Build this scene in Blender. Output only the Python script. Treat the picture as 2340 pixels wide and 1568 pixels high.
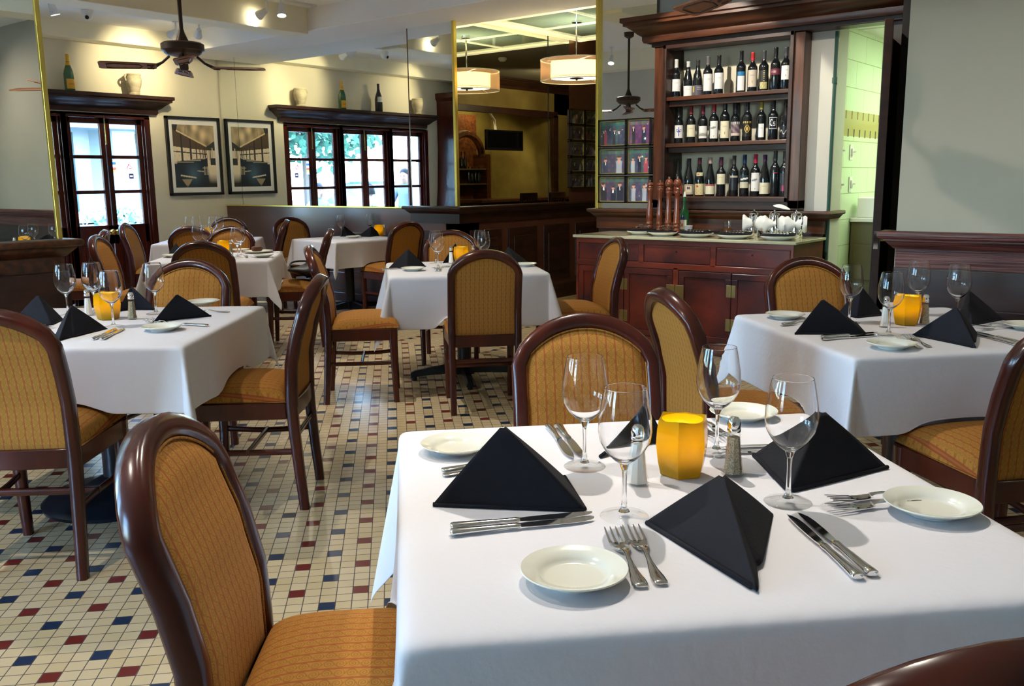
import bpy, bmesh, math, random
from math import sin, cos, pi, radians, sqrt, atan2, tan, floor
from mathutils import Vector, Matrix
random.seed(7)
S = bpy.context.scene
for o in list(bpy.data.objects): bpy.data.objects.remove(o)
COL = S.collection

# ------------------------------------------------------------------ camera
cam_d = bpy.data.cameras.new('camera'); cam = bpy.data.objects.new('camera', cam_d); COL.objects.link(cam)
cam_d.sensor_fit = 'HORIZONTAL'; cam_d.sensor_width = 36.0; cam_d.lens = 31.6154
cam_d.clip_start = .05; cam_d.clip_end = 400
cam.matrix_world = Matrix(((0.6204, 0.148, -0.7702, 0.0),
                           (-0.7842, 0.1022, -0.612, 0.0),
                           (-0.0118, 0.9837, 0.1795, 1.3456),
                           (0, 0, 0, 1)))
S.camera = cam
# ------------------------------------------------------------------ view and world
S.view_settings.view_transform = 'Standard'; S.view_settings.look = 'None'
S.view_settings.gamma = 1.0; S.view_settings.exposure = 1.1
S.view_settings.use_curve_mapping = False
w = bpy.data.worlds.new('world'); S.world = w; w.use_nodes = True
wn = w.node_tree; wn.nodes.clear()
wo = wn.nodes.new('ShaderNodeOutputWorld'); wb = wn.nodes.new('ShaderNodeBackground')
sk = wn.nodes.new('ShaderNodeTexSky'); sk.sky_type = 'NISHITA'; sk.sun_disc = False
sk.sun_elevation = radians(50); sk.sun_rotation = radians(200); sk.air_density = 1.0; sk.ozone_density = 1.6
mxn = wn.nodes.new('ShaderNodeMix'); mxn.data_type = 'RGBA'; mxn.blend_type = 'MULTIPLY'; mxn.inputs[0].default_value = 1.0; mxn.inputs[7].default_value = (.86, 1.0, 1.16, 1)
wn.links.new(sk.outputs[0], mxn.inputs[6]); wn.links.new(mxn.outputs[2], wb.inputs[0]); wn.links.new(wb.outputs[0], wo.inputs[0])
wb.inputs[1].default_value = 3.6
sun_d = bpy.data.lights.new('sun', 'SUN'); sun_d.energy = 2.6; sun_d.angle = radians(1.0); sun_d.color = (1, .97, .92)
sun = bpy.data.objects.new('sun', sun_d); COL.objects.link(sun); sun.rotation_euler = (radians(42), 0, radians(-160)); sun.location = (5, 14, 20)

def light(name, kind, loc, power, color=(1, 1, 1), target=None, parent=None, **kw):
    d = bpy.data.lights.new(name, kind); d.energy = power; d.color = color
    for k, v in kw.items(): setattr(d, k, v)
    o = bpy.data.objects.new(name, d); COL.objects.link(o); o.location = loc
    if target is not None:
        o.rotation_euler = (Vector(target) - Vector(loc)).to_track_quat('-Z', 'Y').to_euler()
    if parent: o.parent = parent
    return o
def portal(loc, rot, sx, sy):
    o = light('window_daylight', 'AREA', loc, 1.0, shape='RECTANGLE', size=sx, size_y=sy)
    o.data.cycles.is_portal = True; o.rotation_euler = rot
    return o
portal((4.36, 10.35, 1.2), (radians(-90), 0, 0), 3.0, 2.2)
portal((-1.0, 4.98, 1.5), (radians(-90), 0, 0), 4.2, 2.4)
portal((-4.38, 3.28, 1.5), (0, radians(-90), 0), 2.3, 1.7)

# ------------------------------------------------------------------ mesh helpers
class MB:
    def __init__(s): s.v = []; s.f = []; s.uv = None
    def add(s, vs, fs):
        b = len(s.v); s.v += [tuple(p) for p in vs]; s.f += [tuple(i + b for i in q) for q in fs]; return s
    def box(s, x0, x1, y0, y1, z0, z1):
        return s.add([(x, y, z) for z in (z0, z1) for y in (y0, y1) for x in (x0, x1)],
                     [(0, 2, 3, 1), (4, 5, 7, 6), (0, 1, 5, 4), (2, 6, 7, 3), (0, 4, 6, 2), (1, 3, 7, 5)])
    def hexa(s, p):  # 8 points: bottom ring 4 ccw, top ring 4 ccw
        return s.add(p, [(3, 2, 1, 0), (4, 5, 6, 7), (0, 1, 5, 4), (1, 2, 6, 5), (2, 3, 7, 6), (3, 0, 4, 7)])
    def loft(s, rings, cap=True, closed=False):
        n = len(rings[0]); m = len(rings); vs = [p for r in rings for p in r]; fs = []
        for i in range(m - (0 if closed else 1)):
            a = i * n; b = ((i + 1) % m) * n
            for j in range(n):
                k = (j + 1) % n; fs.append((a + j, a + k, b + k, b + j))
        if cap and not closed:
            fs.append(tuple(range(n - 1, -1, -1))); fs.append(tuple((m - 1) * n + j for j in range(n)))
        return s.add(vs, fs)
    def lathe(s, prof, n=24, c=(0, 0, 0), cap=True):
        rings = [[(c[0] + r * cos(2 * pi * j / n), c[1] + r * sin(2 * pi * j / n), c[2] + z) for j in range(n)] for r, z in prof]
        return s.loft(rings, cap)
    def cyl(s, p0, p1, r0, r1=None, n=12):
        if r1 is None: r1 = r0
        p0 = Vector(p0); p1 = Vector(p1); d = (p1 - p0).normalized()
        a = d.orthogonal().normalized(); b = d.cross(a)
        return s.loft([[p + (a * cos(2 * pi * j / n) + b * sin(2 * pi * j / n)) * r for j in range(n)] for p, r in ((p0, r0), (p1, r1))])
    def tube(s, path, r, n=8, flat=1.0, closed=False):
        P = [Vector(p) for p in path]; rings = []; m = len(P)
        up = None
        for i, p in enumerate(P):
            if closed: t = (P[(i + 1) % m] - P[i - 1]).normalized()
            else: t = (P[min(i + 1, m - 1)] - P[max(i - 1, 0)]).normalized()
            if up is None: up = t.orthogonal().normalized()
            up = (up - t * up.dot(t)).normalized(); b = t.cross(up)
            rr = r[i] if isinstance(r, (list, tuple)) else r
            rings.append([p + (up * cos(2 * pi * j / n) + b * sin(2 * pi * j / n) * flat) * rr for j in range(n)])
        return s.loft(rings, True, closed)
    def grid(s, fn, nu, nv, wrap=False):
        vs = [fn(i / nu, j / nv) for j in range(nv + 1) for i in range(nu + 1)]
        fs = [(j * (nu + 1) + i, j * (nu + 1) + i + 1, (j + 1) * (nu + 1) + i + 1, (j + 1) * (nu + 1) + i) for j in range(nv) for i in range(nu)]
        return s.add(vs, fs)
    def sweep(s, path, prof, closed=False):
        """profile (outward, up) points carried along a horizontal path of (x, y, nx, ny) with outward normal n"""
        rings = [[(x + nx * a, y + ny * a, z) for a, z in prof] for x, y, nx, ny in path]
        return s.loft(rings, True, closed)
    def build(s, name, mat, parent=None, smooth=True, ang=35, bevel=0, seg=2, loc=None, rotz=None, sub=0, solid=0):
        me = bpy.data.meshes.new(name); me.from_pydata(s.v, [], s.f); me.validate()
        bm = bmesh.new(); bm.from_mesh(me)
        bmesh.ops.recalc_face_normals(bm, faces=bm.faces); bm.to_mesh(me); bm.free()
        if smooth:
            me.shade_smooth()
            if ang < 180: me.set_sharp_from_angle(angle=radians(ang))
        me.materials.append(mat)
        if s.uv:
            uvl = me.uv_layers.new(name='UVMap')
            for l in me.loops: uvl.data[l.index].uv = s.uv(me.vertices[l.vertex_index].co)
        o = bpy.data.objects.new(name, me); COL.objects.link(o)
        if parent: o.parent = parent
        if loc is not None: o.location = loc
        if rotz is not None: o.rotation_euler[2] = rotz
        if bevel:
            b = o.modifiers.new('bevel', 'BEVEL'); b.width = bevel; b.segments = seg; b.limit_method = 'ANGLE'; b.angle_limit = radians(40)
        if solid:
            b = o.modifiers.new('solid', 'SOLIDIFY'); b.thickness = solid; b.offset = 0
        if sub:
            b = o.modifiers.new('sub', 'SUBSURF'); b.levels = sub; b.render_levels = sub
        return o
def tag(o, label=None, cat=None, group=None, kind=None):
    if label: o['label'] = label
    if cat: o['category'] = cat
    if group: o['group'] = group
    if kind: o['kind'] = kind
    return o
def empty(name, loc=(0, 0, 0), rz=0, label=None, cat=None, group=None):
    o = bpy.data.objects.new(name, None); COL.objects.link(o); o.location = loc; o.rotation_euler[2] = rz
    o.empty_display_size = .05
    return tag(o, label, cat, group)
def struct(o, label=None):
    o['kind'] = 'structure'
    if label: o['label'] = label
    o['category'] = o.name.split('_')[0].split('.')[0]
    return o
def copy_tree(o, parent=None):
    c = o.copy(); COL.objects.link(c)
    if parent: c.parent = parent
    for ch in list(o.children):
        if ch.type in ('MESH', 'EMPTY', 'LIGHT'): copy_tree(ch, c)
    return c
def place(first, i, loc, rz, label, group=None):
    o = first if i == 0 else copy_tree(first)
    o.location = loc; o.rotation_euler[2] = rz; o['label'] = label
    if group: o['group'] = group
    return o

# ------------------------------------------------------------------ materials
def mat(name, color, rough=.5, metal=0., coat=0., spec=.5, emis=None, es=0., trans=0., ior=1.45, alpha=1., sheen=0., noise=None, bump=None):
    m = bpy.data.materials.new(name); m.use_nodes = True; nt = m.node_tree
    b = nt.nodes['Principled BSDF']
    b.inputs['Base Color'].default_value = (*color, 1); b.inputs['Roughness'].default_value = rough
    b.inputs['Metallic'].default_value = metal; b.inputs['Coat Weight'].default_value = coat
    b.inputs['Coat Roughness'].default_value = .12
    b.inputs['Specular IOR Level'].default_value = spec; b.inputs['IOR'].default_value = ior
    b.inputs['Transmission Weight'].default_value = trans; b.inputs['Alpha'].default_value = alpha
    b.inputs['Sheen Weight'].default_value = sheen
    if emis: b.inputs['Emission Color'].default_value = (*emis, 1); b.inputs['Emission Strength'].default_value = es
    if noise:  # (second colour, scale, stretch vector)
        c2, sc, st = noise
        tc = nt.nodes.new('ShaderNodeTexCoord'); mp = nt.nodes.new('ShaderNodeMapping'); mp.inputs['Scale'].default_value = st
        nz = nt.nodes.new('ShaderNodeTexNoise'); nz.inputs['Scale'].default_value = sc; nz.inputs['Detail'].default_value = 5
        rp = nt.nodes.new('ShaderNodeValToRGB'); rp.color_ramp.elements[0].position = .35; rp.color_ramp.elements[1].position = .65
        rp.color_ramp.elements[0].color = (*color, 1); rp.color_ramp.elements[1].color = (*c2, 1)
        nt.links.new(tc.outputs['Object'], mp.inputs[0]); nt.links.new(mp.outputs[0], nz.inputs['Vector'])
        nt.links.new(nz.outputs[0], rp.inputs[0]); nt.links.new(rp.outputs[0], b.inputs['Base Color'])
    if bump:   # (scale, strength, stretch)
        tc = nt.nodes.new('ShaderNodeTexCoord'); mp = nt.nodes.new('ShaderNodeMapping'); mp.inputs['Scale'].default_value = bump[2]
        nz = nt.nodes.new('ShaderNodeTexNoise'); nz.inputs['Scale'].default_value = bump[0]; nz.inputs['Detail'].default_value = 4
        bp = nt.nodes.new('ShaderNodeBump'); bp.inputs['Strength'].default_value = bump[1]; bp.inputs['Distance'].default_value = .01
        nt.links.new(tc.outputs['Object'], mp.inputs[0]); nt.links.new(mp.outputs[0], nz.inputs['Vector'])
        nt.links.new(nz.outputs[0], bp.inputs['Height']); nt.links.new(bp.outputs[0], b.inputs['Normal'])
    return m
class NT:  # tiny math-node writer
    def __init__(s, m): s.t = m.node_tree; s.b = s.t.nodes['Principled BSDF']
    def n(s, k): return s.t.nodes.new(k)
    def l(s, a, b): s.t.links.new(a, b)
    def m(s, op, a, b=None, c=None):
        x = s.n('ShaderNodeMath'); x.operation = op
        for i, v in enumerate((a, b, c)):
            if v is None: continue
            if isinstance(v, (int, float)): x.inputs[i].default_value = v
            else: s.l(v, x.inputs[i])
        return x.outputs[0]
    def mix(s, fac, a, b):
        x = s.n('ShaderNodeMix'); x.data_type = 'RGBA'
        for i, v in ((0, fac), (6, a), (7, b)):
            if isinstance(v, (int, float)): x.inputs[i].default_value = v
            elif isinstance(v, tuple): x.inputs[i].default_value = (*v, 1)
            else: s.l(v, x.inputs[i])
        return x.outputs[2]

WOOD = mat('mahogany', (.085, .013, .006), .24, coat=.2, spec=.4, noise=((.035, .006, .004), 6, (1, 1, .25)))
WOOD_N = mat('dark_walnut', (.042, .014, .008), .42, coat=.08, noise=((.018, .006, .004), 5, (1, .2, 3)))
WOOD_B = mat('brown_walnut', (.105, .031, .010), .36, coat=.15, noise=((.03, .010, .005), 7, (4, .3, 4)))
WOOD_V = mat('brown_walnut_upright', (.115, .034, .011), .36, coat=.15, noise=((.045, .014, .006), 7, (4, 4, .3)))
WOOD_P = mat('grained_walnut', (.17, .045, .035), .42, coat=.05, noise=((.04, .012, .012), 9, (1, .25, 14)), bump=(9, .8, (1, .25, 14)))
WAINS = mat('brown_panel', (.10, .038, .024), .28, coat=.4, noise=((.075, .028, .018), 3, (1, .2, 3)))
CHERRY = mat('cherry_cabinet', (.20, .032, .018), .36, coat=.3, noise=((.035, .012, .016), 2.2, (1, 1, 1.4)))
CHERRY2 = mat('cherry_cabinet_rail', (.21, .036, .018), .36, coat=.3, noise=((.10, .02, .014), 5, (1, .4, 3)))
OAK = mat('pale_oak', (.35, .25, .12), .5, noise=((.25, .17, .08), 6, (1, 1, 4)))
MILLW = mat('mill_wood', (.20, .05, .018), .25, coat=.8, noise=((.11, .028, .012), 8, (1, 1, .2)))
BLADE = mat('blade_wood', (.30, .12, .06), .4, noise=((.2, .075, .035), 8, (.3, 3, 1)))
BRASS = mat('brass', (.72, .50, .12), .25, 1.0)
BRASSD = mat('aged_brass', (.42, .32, .13), .42, 1.0)
GOLDTRIM = mat('gold_trim', (.80, .62, .14), .3, .85)
STEEL = mat('steel', (.78, .77, .76), .07, 1.0)
CHROME = mat('chrome', (.85, .85, .86), .06, 1.0)
IRON = mat('black_iron', (.012, .014, .02), .3, .2)
BRONZE = mat('dark_bronze', (.055, .035, .028), .4, .5)
PORC = mat('porcelain', (.74, .735, .64), .12, coat=.6)
CERAM = mat('white_glaze', (.84, .84, .80), .15, coat=.5)
NAPK = mat('black_napkin', (.010, .010, .014), .9, spec=.25, bump=(200, .12, (1, 1, 1)))
BAGM = mat('black_bag', (.008, .008, .01), .5)
CLOTH = mat('white_cloth', (.655, .645, .685), .85, bump=(45, .12, (1, 1, 1)))
WALLW = mat('cream_plaster', (.78, .73, .57), .8, bump=(14, .12, (1, 1, 1)), noise=((.74, .69, .54), 2, (1, 1, 1)))
WALLG = mat('grey_plaster', (.60, .585, .52), .8, bump=(14, .12, (1, 1, 1)), noise=((.56, .545, .485), 2, (1, 1, 1)))
CEIL = mat('ceiling_paint', (.88, .86, .80), .85)
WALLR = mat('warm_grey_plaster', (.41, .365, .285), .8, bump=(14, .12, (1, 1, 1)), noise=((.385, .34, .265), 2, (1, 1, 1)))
BEAMY = mat('beam_paint', (.90, .85, .66), .8)
BEAMW = mat('beam_pale_paint', (.90, .88, .85), .8)
WHITE = mat('white_paint', (.8, .8, .78), .5)
PLASTIC = mat('white_plastic', (.85, .85, .82), .3)
BLACKP = mat('black_plastic', (.01, .01, .012), .25)
SCREEN = mat('dark_screen', (.004, .004, .006), .08)
OCHRE = mat('ochre_plaster', (.22, .165, .045), .7, noise=((.13, .085, .02), 1.6, (1, 1, 1)))
MARBLE = mat('marble_top', (.62, .60, .42), .15, coat=.4, noise=((.52, .49, .32), 4, (1, 1, 1)))
MIRROR = mat('mirror', (.90, .94, .92), 0.0, 1.0)
MIRRORD = mat('bar_mirror', (.86, .88, .80), 0.0, 1.0)
GREENGL = mat('green_glass', (.01, .12, .03), .06, coat=1.0)
DARKGL = mat('dark_bottle_glass', (.006, .008, .010), .06, coat=1.0)
YELLOWF = mat('yellow_foil', (.80, .46, .03), .35, .2)
STONEW = mat('weathered_stoneware', (.55, .49, .35), .8, noise=((.36, .31, .20), 9, (1, 1, 2)), bump=(20, .6, (1, 1, 1)))
CONC = mat('concrete', (.22, .25, .25), .8)
FACADE = mat('white_facade', (.30, .36, .37), .7)
FACADEG = mat('grey_facade', (.012, .05, .06), .5)
AWNING = mat('grey_awning', (.10, .13, .14), .7)
FOLI = mat('foliage', (.015, .07, .04), .6, noise=((.04, .14, .08), 8, (1, 1, 1)))
FLOWR = mat('white_petals', (.55, .60, .58), .6)
BARKM = mat('bark', (.12, .09, .07), .9)
SKIN = mat('skin', (.45, .25, .17), .6)
HAIR = mat('dark_hair', (.012, .010, .010), .6)
SHIRT = mat('blue_grey_shirt', (.18, .22, .28), .8)
CAKE = mat('brown_bread', (.10, .035, .015), .7, bump=(60, .6, (1, 1, 1)))
PAPER = mat('mat_board', (.82, .81, .78), .8)
BLKF = mat('black_frame', (.010, .010, .012), .3, coat=.4)
WALLTILE = None

def clear_glass(name, tint=(1, 1, 1), rough=0.0, ior=1.5):
    m = bpy.data.materials.new(name); m.use_nodes = True; t = m.node_tree; t.nodes.clear()
    o = t.nodes.new('ShaderNodeOutputMaterial'); g = t.nodes.new('ShaderNodeBsdfGlass')
    g.inputs['Color'].default_value = (*tint, 1); g.inputs['Roughness'].default_value = rough; g.inputs['IOR'].default_value = ior
    t.links.new(g.outputs[0], o.inputs[0]); return m
GLASS = clear_glass('clear_glass')
def pane_glass(name, tint=(.93, .97, .96), base=.03):   # thin flat sheet: mostly straight through, a little mirror-like
    m = bpy.data.materials.new(name); m.use_nodes = True; t = m.node_tree; t.nodes.clear()
    o = t.nodes.new('ShaderNodeOutputMaterial'); a = t.nodes.new('ShaderNodeBsdfTransparent'); a.inputs[0].default_value = (*tint, 1)
    g = t.nodes.new('ShaderNodeBsdfGlossy'); g.inputs['Roughness'].default_value = .02
    f = t.nodes.new('ShaderNodeLayerWeight'); f.inputs[0].default_value = .5; p = t.nodes.new('ShaderNodeMath'); p.operation = 'POWER'; p.inputs[1].default_value = 3.5
    r = t.nodes.new('ShaderNodeMath'); r.operation = 'MULTIPLY_ADD'; r.inputs[1].default_value = .75; r.inputs[2].default_value = base; mx = t.nodes.new('ShaderNodeMixShader')
    t.links.new(f.outputs['Facing'], p.inputs[0]); t.links.new(p.outputs[0], r.inputs[0]); t.links.new(r.outputs[0], mx.inputs[0]); t.links.new(a.outputs[0], mx.inputs[1]); t.links.new(g.outputs[0], mx.inputs[2])
    t.links.new(mx.outputs[0], o.inputs[0]); return m
PANE = pane_glass('window_glass')

def translucent(name, col, tcol, gloss=.15, fac=.6, es=0):
    m = bpy.data.materials.new(name); m.use_nodes = True; t = m.node_tree; t.nodes.clear()
    o = t.nodes.new('ShaderNodeOutputMaterial'); d = t.nodes.new('ShaderNodeBsdfDiffuse'); d.inputs[0].default_value = (*col, 1)
    a = t.nodes.new('ShaderNodeBsdfTranslucent'); a.inputs[0].default_value = (*tcol, 1)
    m1 = t.nodes.new('ShaderNodeMixShader'); m1.inputs[0].default_value = fac
    g = t.nodes.new('ShaderNodeBsdfGlossy'); g.inputs['Roughness'].default_value = .15
    f = t.nodes.new('ShaderNodeFresnel'); f.inputs[0].default_value = 1.4; m2 = t.nodes.new('ShaderNodeMixShader')
    t.links.new(d.outputs[0], m1.inputs[1]); t.links.new(a.outputs[0], m1.inputs[2])
    t.links.new(f.outputs[0], m2.inputs[0]); t.links.new(m1.outputs[0], m2.inputs[1]); t.links.new(g.outputs[0], m2.inputs[2])
    t.links.new(m2.outputs[0], o.inputs[0]); return m
AMBER = translucent('amber_glass', (.54, .34, .006), (.74, .52, .012), fac=.55)
def sheer():
    m = bpy.data.materials.new('sheer_fabric'); m.use_nodes = True; t = m.node_tree; t.nodes.clear()
    o = t.nodes.new('ShaderNodeOutputMaterial'); a = t.nodes.new('ShaderNodeBsdfTransparent'); a.inputs[0].default_value = (.9, .75, .68, 1)
    d = t.nodes.new('ShaderNodeBsdfTranslucent'); d.inputs[0].default_value = (.75, .48, .40, 1); e = t.nodes.new('ShaderNodeBsdfDiffuse'); e.inputs[0].default_value = (.6, .40, .34, 1)
    m1 = t.nodes.new('ShaderNodeMixShader'); m1.inputs[0].default_value = .5; m2 = t.nodes.new('ShaderNodeMixShader'); m2.inputs[0].default_value = .45
    t.links.new(d.outputs[0], m1.inputs[1]); t.links.new(e.outputs[0], m1.inputs[2]); t.links.new(a.outputs[0], m2.inputs[1]); t.links.new(m1.outputs[0], m2.inputs[2]); t.links.new(m2.outputs[0], o.inputs[0])
    return m
SHEER = sheer()
LINEN = translucent('linen_shade', (.75, .66, .40), (.9, .8, .45), fac=.6)
FLAME = mat('candle_flame', (1, .8, .3), emis=(1, .80, .25), es=10)
LAMPW = mat('lamp_diffuser', (1, 1, 1), emis=(1, .93, .70), es=1.4)
BULB = mat('spot_bulb', (1, 1, 1), emis=(1, .92, .66), es=16)
COVE = mat('lit_cove', (.8, .72, .42), emis=(1, .88, .50), es=.34)

# dining chair fabric: ochre stripes with scrolls between thin rust lines, from the part's UVs in metres
FAB = mat('scroll_fabric', (.45, .22, .03), .8, spec=.2); N = NT(FAB)
uvn = N.n('ShaderNodeUVMap'); sx = N.n('ShaderNodeSeparateXYZ'); N.l(uvn.outputs[0], sx.inputs[0]); U, V_ = sx.outputs[0], sx.outputs[1]
per = .0255
cu = N.m('DIVIDE', U, per); fu = N.m('FRACT', cu)
line = N.m('LESS_THAN', N.m('ABSOLUTE', N.m('SUBTRACT', N.m('ABSOLUTE', N.m('SUBTRACT', fu, .09)), .055)), .028)
band = N.m('LESS_THAN', N.m('ABSOLUTE', N.m('SUBTRACT', fu, .09)), .085)
cv = N.m('DIVIDE', V_, .021); fv = N.m('FRACT', cv)
flip = N.m('SUBTRACT', N.m('MULTIPLY', N.m('MODULO', N.m('FLOOR', cv), 2), 2), 1)
px_ = N.m('MULTIPLY', N.m('SUBTRACT', fu, .59), flip); py_ = N.m('MULTIPLY', N.m('SUBTRACT', fv, .5), .85)
rr = N.m('SQRT', N.m('ADD', N.m('MULTIPLY', px_, px_), N.m('MULTIPLY', py_, py_)))
th = N.m('ARCTAN2', py_, px_)
sp_ = N.m('SINE', N.m('ADD', th, N.m('MULTIPLY', rr, 34)))
swirl = N.m('MULTIPLY', N.m('GREATER_THAN', sp_, .35), N.m('LESS_THAN', rr, .40))
lnk = N.m('LESS_THAN', N.m('ABSOLUTE', N.m('SUBTRACT', N.m('SINE', N.m('MULTIPLY', cv, pi)), N.m('MULTIPLY', N.m('SUBTRACT', fu, .59), 2.4))), .16)
sw2 = N.m('MAXIMUM', swirl, N.m('MULTIPLY', lnk, N.m('GREATER_THAN', rr, .36)))
c1 = N.mix(N.m('MULTIPLY', sw2, .62), (.385, .176, .033), (.20, .09, .014))
c2 = N.mix(N.m('MULTIPLY', band, .8), c1, (.30, .105, .030)); c3 = N.mix(N.m('MULTIPLY', line, .6), c2, (.28, .040, .014))
N.l(c3, N.b.inputs['Base Color'])

# floor: small square tiles laid diagonally, every other column carrying a blue or oxblood tile each fourth row
FLOOR = mat('mosaic_tile', (.7, .6, .4), .28, coat=.25); N = NT(FLOOR)
tc = N.n('ShaderNodeTexCoord'); sx = N.n('ShaderNodeSeparateXYZ'); N.l(tc.outputs['Object'], sx.inputs[0])
OX, OY, TU = 2.4641, 2.9036, 0.0524
EX, EY = 0.7172, -0.6969
dx = N.m('SUBTRACT', sx.outputs[0], OX); dy = N.m('SUBTRACT', sx.outputs[1], OY)
u1 = N.m('DIVIDE', N.m('ADD', N.m('MULTIPLY', dx, EX), N.m('MULTIPLY', dy, EY)), TU)
v1 = N.m('DIVIDE', N.m('ADD', N.m('MULTIPLY', dx, EY), N.m('MULTIPLY', dy, -EX)), TU)
far = N.m('GREATER_THAN', sx.outputs[0], 5.30)
def sel(a, b): return N.m('ADD', N.m('MULTIPLY', a, N.m('SUBTRACT', 1, far)), N.m('MULTIPLY', b, far))
u0 = N.m('ADD', sel(u1, N.m('DIVIDE', sx.outputs[0], TU)), 400.5); v0 = N.m('ADD', sel(v1, N.m('DIVIDE', sx.outputs[1], TU)), 400.5)
iu = N.m('FLOOR', u0); iv = N.m('FLOOR', v0); gu = N.m('FRACT', u0); gv = N.m('FRACT', v0)
def eq(a, b): return N.m('LESS_THAN', N.m('ABSOLUTE', N.m('SUBTRACT', a, b)), .5)
mu = N.m('MODULO', iu, 4); mv = N.m('MODULO', iv, 4)
blue_n = N.m('MULTIPLY', eq(mu, 0), eq(mv, 0)); red_n = N.m('MULTIPLY', eq(mu, 2), eq(mv, 2))
mv8 = N.m('MODULO', iv, 9); mu4 = N.m('MODULO', iu, 4)
blue_f = N.m('MULTIPLY', eq(mv8, 0), eq(mu4, 0)); red_f = N.m('MULTIPLY', eq(mv8, 0), eq(mu4, 2))
blue = sel(blue_n, blue_f); red = sel(red_n, red_f)
gr = .03
grout = N.m('MAXIMUM', N.m('GREATER_THAN', N.m('ABSOLUTE', N.m('SUBTRACT', gu, .5)), .5 - gr), N.m('GREATER_THAN', N.m('ABSOLUTE', N.m('SUBTRACT', gv, .5)), .5 - gr))
cmb = N.n('ShaderNodeCombineXYZ'); N.l(iu, cmb.inputs[0]); N.l(iv, cmb.inputs[1])
wn_ = N.n('ShaderNodeTexWhiteNoise'); N.l(cmb.outputs[0], wn_.inputs['Vector'])
base = N.mix(wn_.outputs[0], (.60, .46, .25), (.69, .55, .34))
nz = N.n('ShaderNodeTexNoise'); nz.inputs['Scale'].default_value = 2.0; N.l(tc.outputs['Object'], nz.inputs['Vector'])
base = N.mix(N.m('MULTIPLY', nz.outputs[0], .25), base, (.52, .42, .27))
k1 = N.mix(blue, base, (.012, .03, .075)); k2 = N.mix(red, k1, (.16, .02, .016)); k3 = N.mix(grout, k2, (.085, .07, .065))
N.l(k3, N.b.inputs['Base Color']); N.l(N.m('ADD', N.m('MULTIPLY', grout, .5), .28), N.b.inputs['Roughness'])
bp = N.n('ShaderNodeBump'); bp.inputs['Strength'].default_value = .35; bp.inputs['Distance'].default_value = .002
N.l(N.m('SUBTRACT', 1, grout), bp.inputs['Height']); N.l(bp.outputs[0], N.b.inputs['Normal'])

# kitchen block wall: pale green glazed blocks with a tan band and small accents (object coords, X along the wall, Z up)
KT = mat('glazed_block', (.60, .72, .50), .25, coat=.3); N = NT(KT)
tc = N.n('ShaderNodeTexCoord'); sx = N.n('ShaderNodeSeparateXYZ'); N.l(tc.outputs['Object'], sx.inputs[0])
X_, Z_ = sx.outputs[0], sx.outputs[2]
kv = N.m('DIVIDE', Z_, .2); kr = N.m('FLOOR', kv); ku = N.m('ADD', N.m('DIVIDE', X_, .405), N.m('MULTIPLY', N.m('MODULO', kr, 2), .5))
jl = N.m('MAXIMUM', N.m('LESS_THAN', N.m('FRACT', kv), .03), N.m('LESS_THAN', N.m('FRACT', ku), .012))
bandm = N.m('LESS_THAN', N.m('ABSOLUTE', N.m('SUBTRACT', Z_, 1.735)), .095)
fx = N.m('FRACT', N.m('DIVIDE', X_, .135))
dark = N.m('MULTIPLY', N.m('LESS_THAN', fx, .2), N.m('LESS_THAN', N.m('ABSOLUTE', N.m('SUBTRACT', Z_, 1.665)), .03))
rust = N.m('MULTIPLY', N.m('LESS_THAN', N.m('FRACT', N.m('ADD', N.m('DIVIDE', X_, .135), .5)), .2), N.m('LESS_THAN', N.m('ABSOLUTE', N.m('SUBTRACT', Z_, 1.80)), .03))
k = N.mix(jl, (.66, .78, .56), (.36, .42, .25)); k = N.mix(bandm, k, (.46, .40, .16)); k = N.mix(dark, k, (.02, .04, .06)); k = N.mix(rust, k, (.22, .08, .01))
N.l(k, N.b.inputs['Base Color'])

# material that shows a mesh's own printed colours (photographs, labels)
PRINT = mat('printed_paper', (.5, .5, .5), .35); N = NT(PRINT)
at = N.n('ShaderNodeAttribute'); at.attribute_name = 'Col'; N.l(at.outputs[0], N.b.inputs['Base Color'])
PRINTG = mat('glazed_print', (.5, .5, .5), .3, coat=.8); N = NT(PRINTG)
at = N.n('ShaderNodeAttribute'); at.attribute_name = 'Col'; N.l(at.outputs[0], N.b.inputs['Base Color'])
N.b.inputs['Coat Roughness'].default_value = .03
PRINTT = translucent('sticker_film', (.5, .5, .5), (.5, .5, .5), fac=.7); t_ = PRINTT.node_tree; at = t_.nodes.new('ShaderNodeAttribute'); at.attribute_name = 'Col'
for nd in t_.nodes:
    if nd.bl_idname in ('ShaderNodeBsdfDiffuse', 'ShaderNodeBsdfTranslucent'): t_.links.new(at.outputs[0], nd.inputs[0])
def printed(name, pos, nx, ny, fn, parent=None, m=None):
    """pos(u,v) -> point; fn(u,v) -> colour per cell (v up)"""
    vs = [pos(i / nx, j / ny) for j in range(ny + 1) for i in range(nx + 1)]; fs = []; cols = []
    for j in range(ny):
        for i in range(nx):
            fs.append((j * (nx + 1) + i, j * (nx + 1) + i + 1, (j + 1) * (nx + 1) + i + 1, (j + 1) * (nx + 1) + i))
            cols.append(fn((i + .5) / nx, (j + .5) / ny))
    me = bpy.data.meshes.new(name); me.from_pydata(vs, [], fs)
    ca = me.color_attributes.new('Col', 'FLOAT_COLOR', 'CORNER')
    flat = []
    for c in cols: flat += [c[0], c[1], c[2], 1.0] * 4
    ca.data.foreach_set('color', flat)
    me.materials.append(m or PRINT); me.shade_smooth()
    o = bpy.data.objects.new(name, me); COL.objects.link(o)
    if parent: o.parent = parent
    return o

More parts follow.
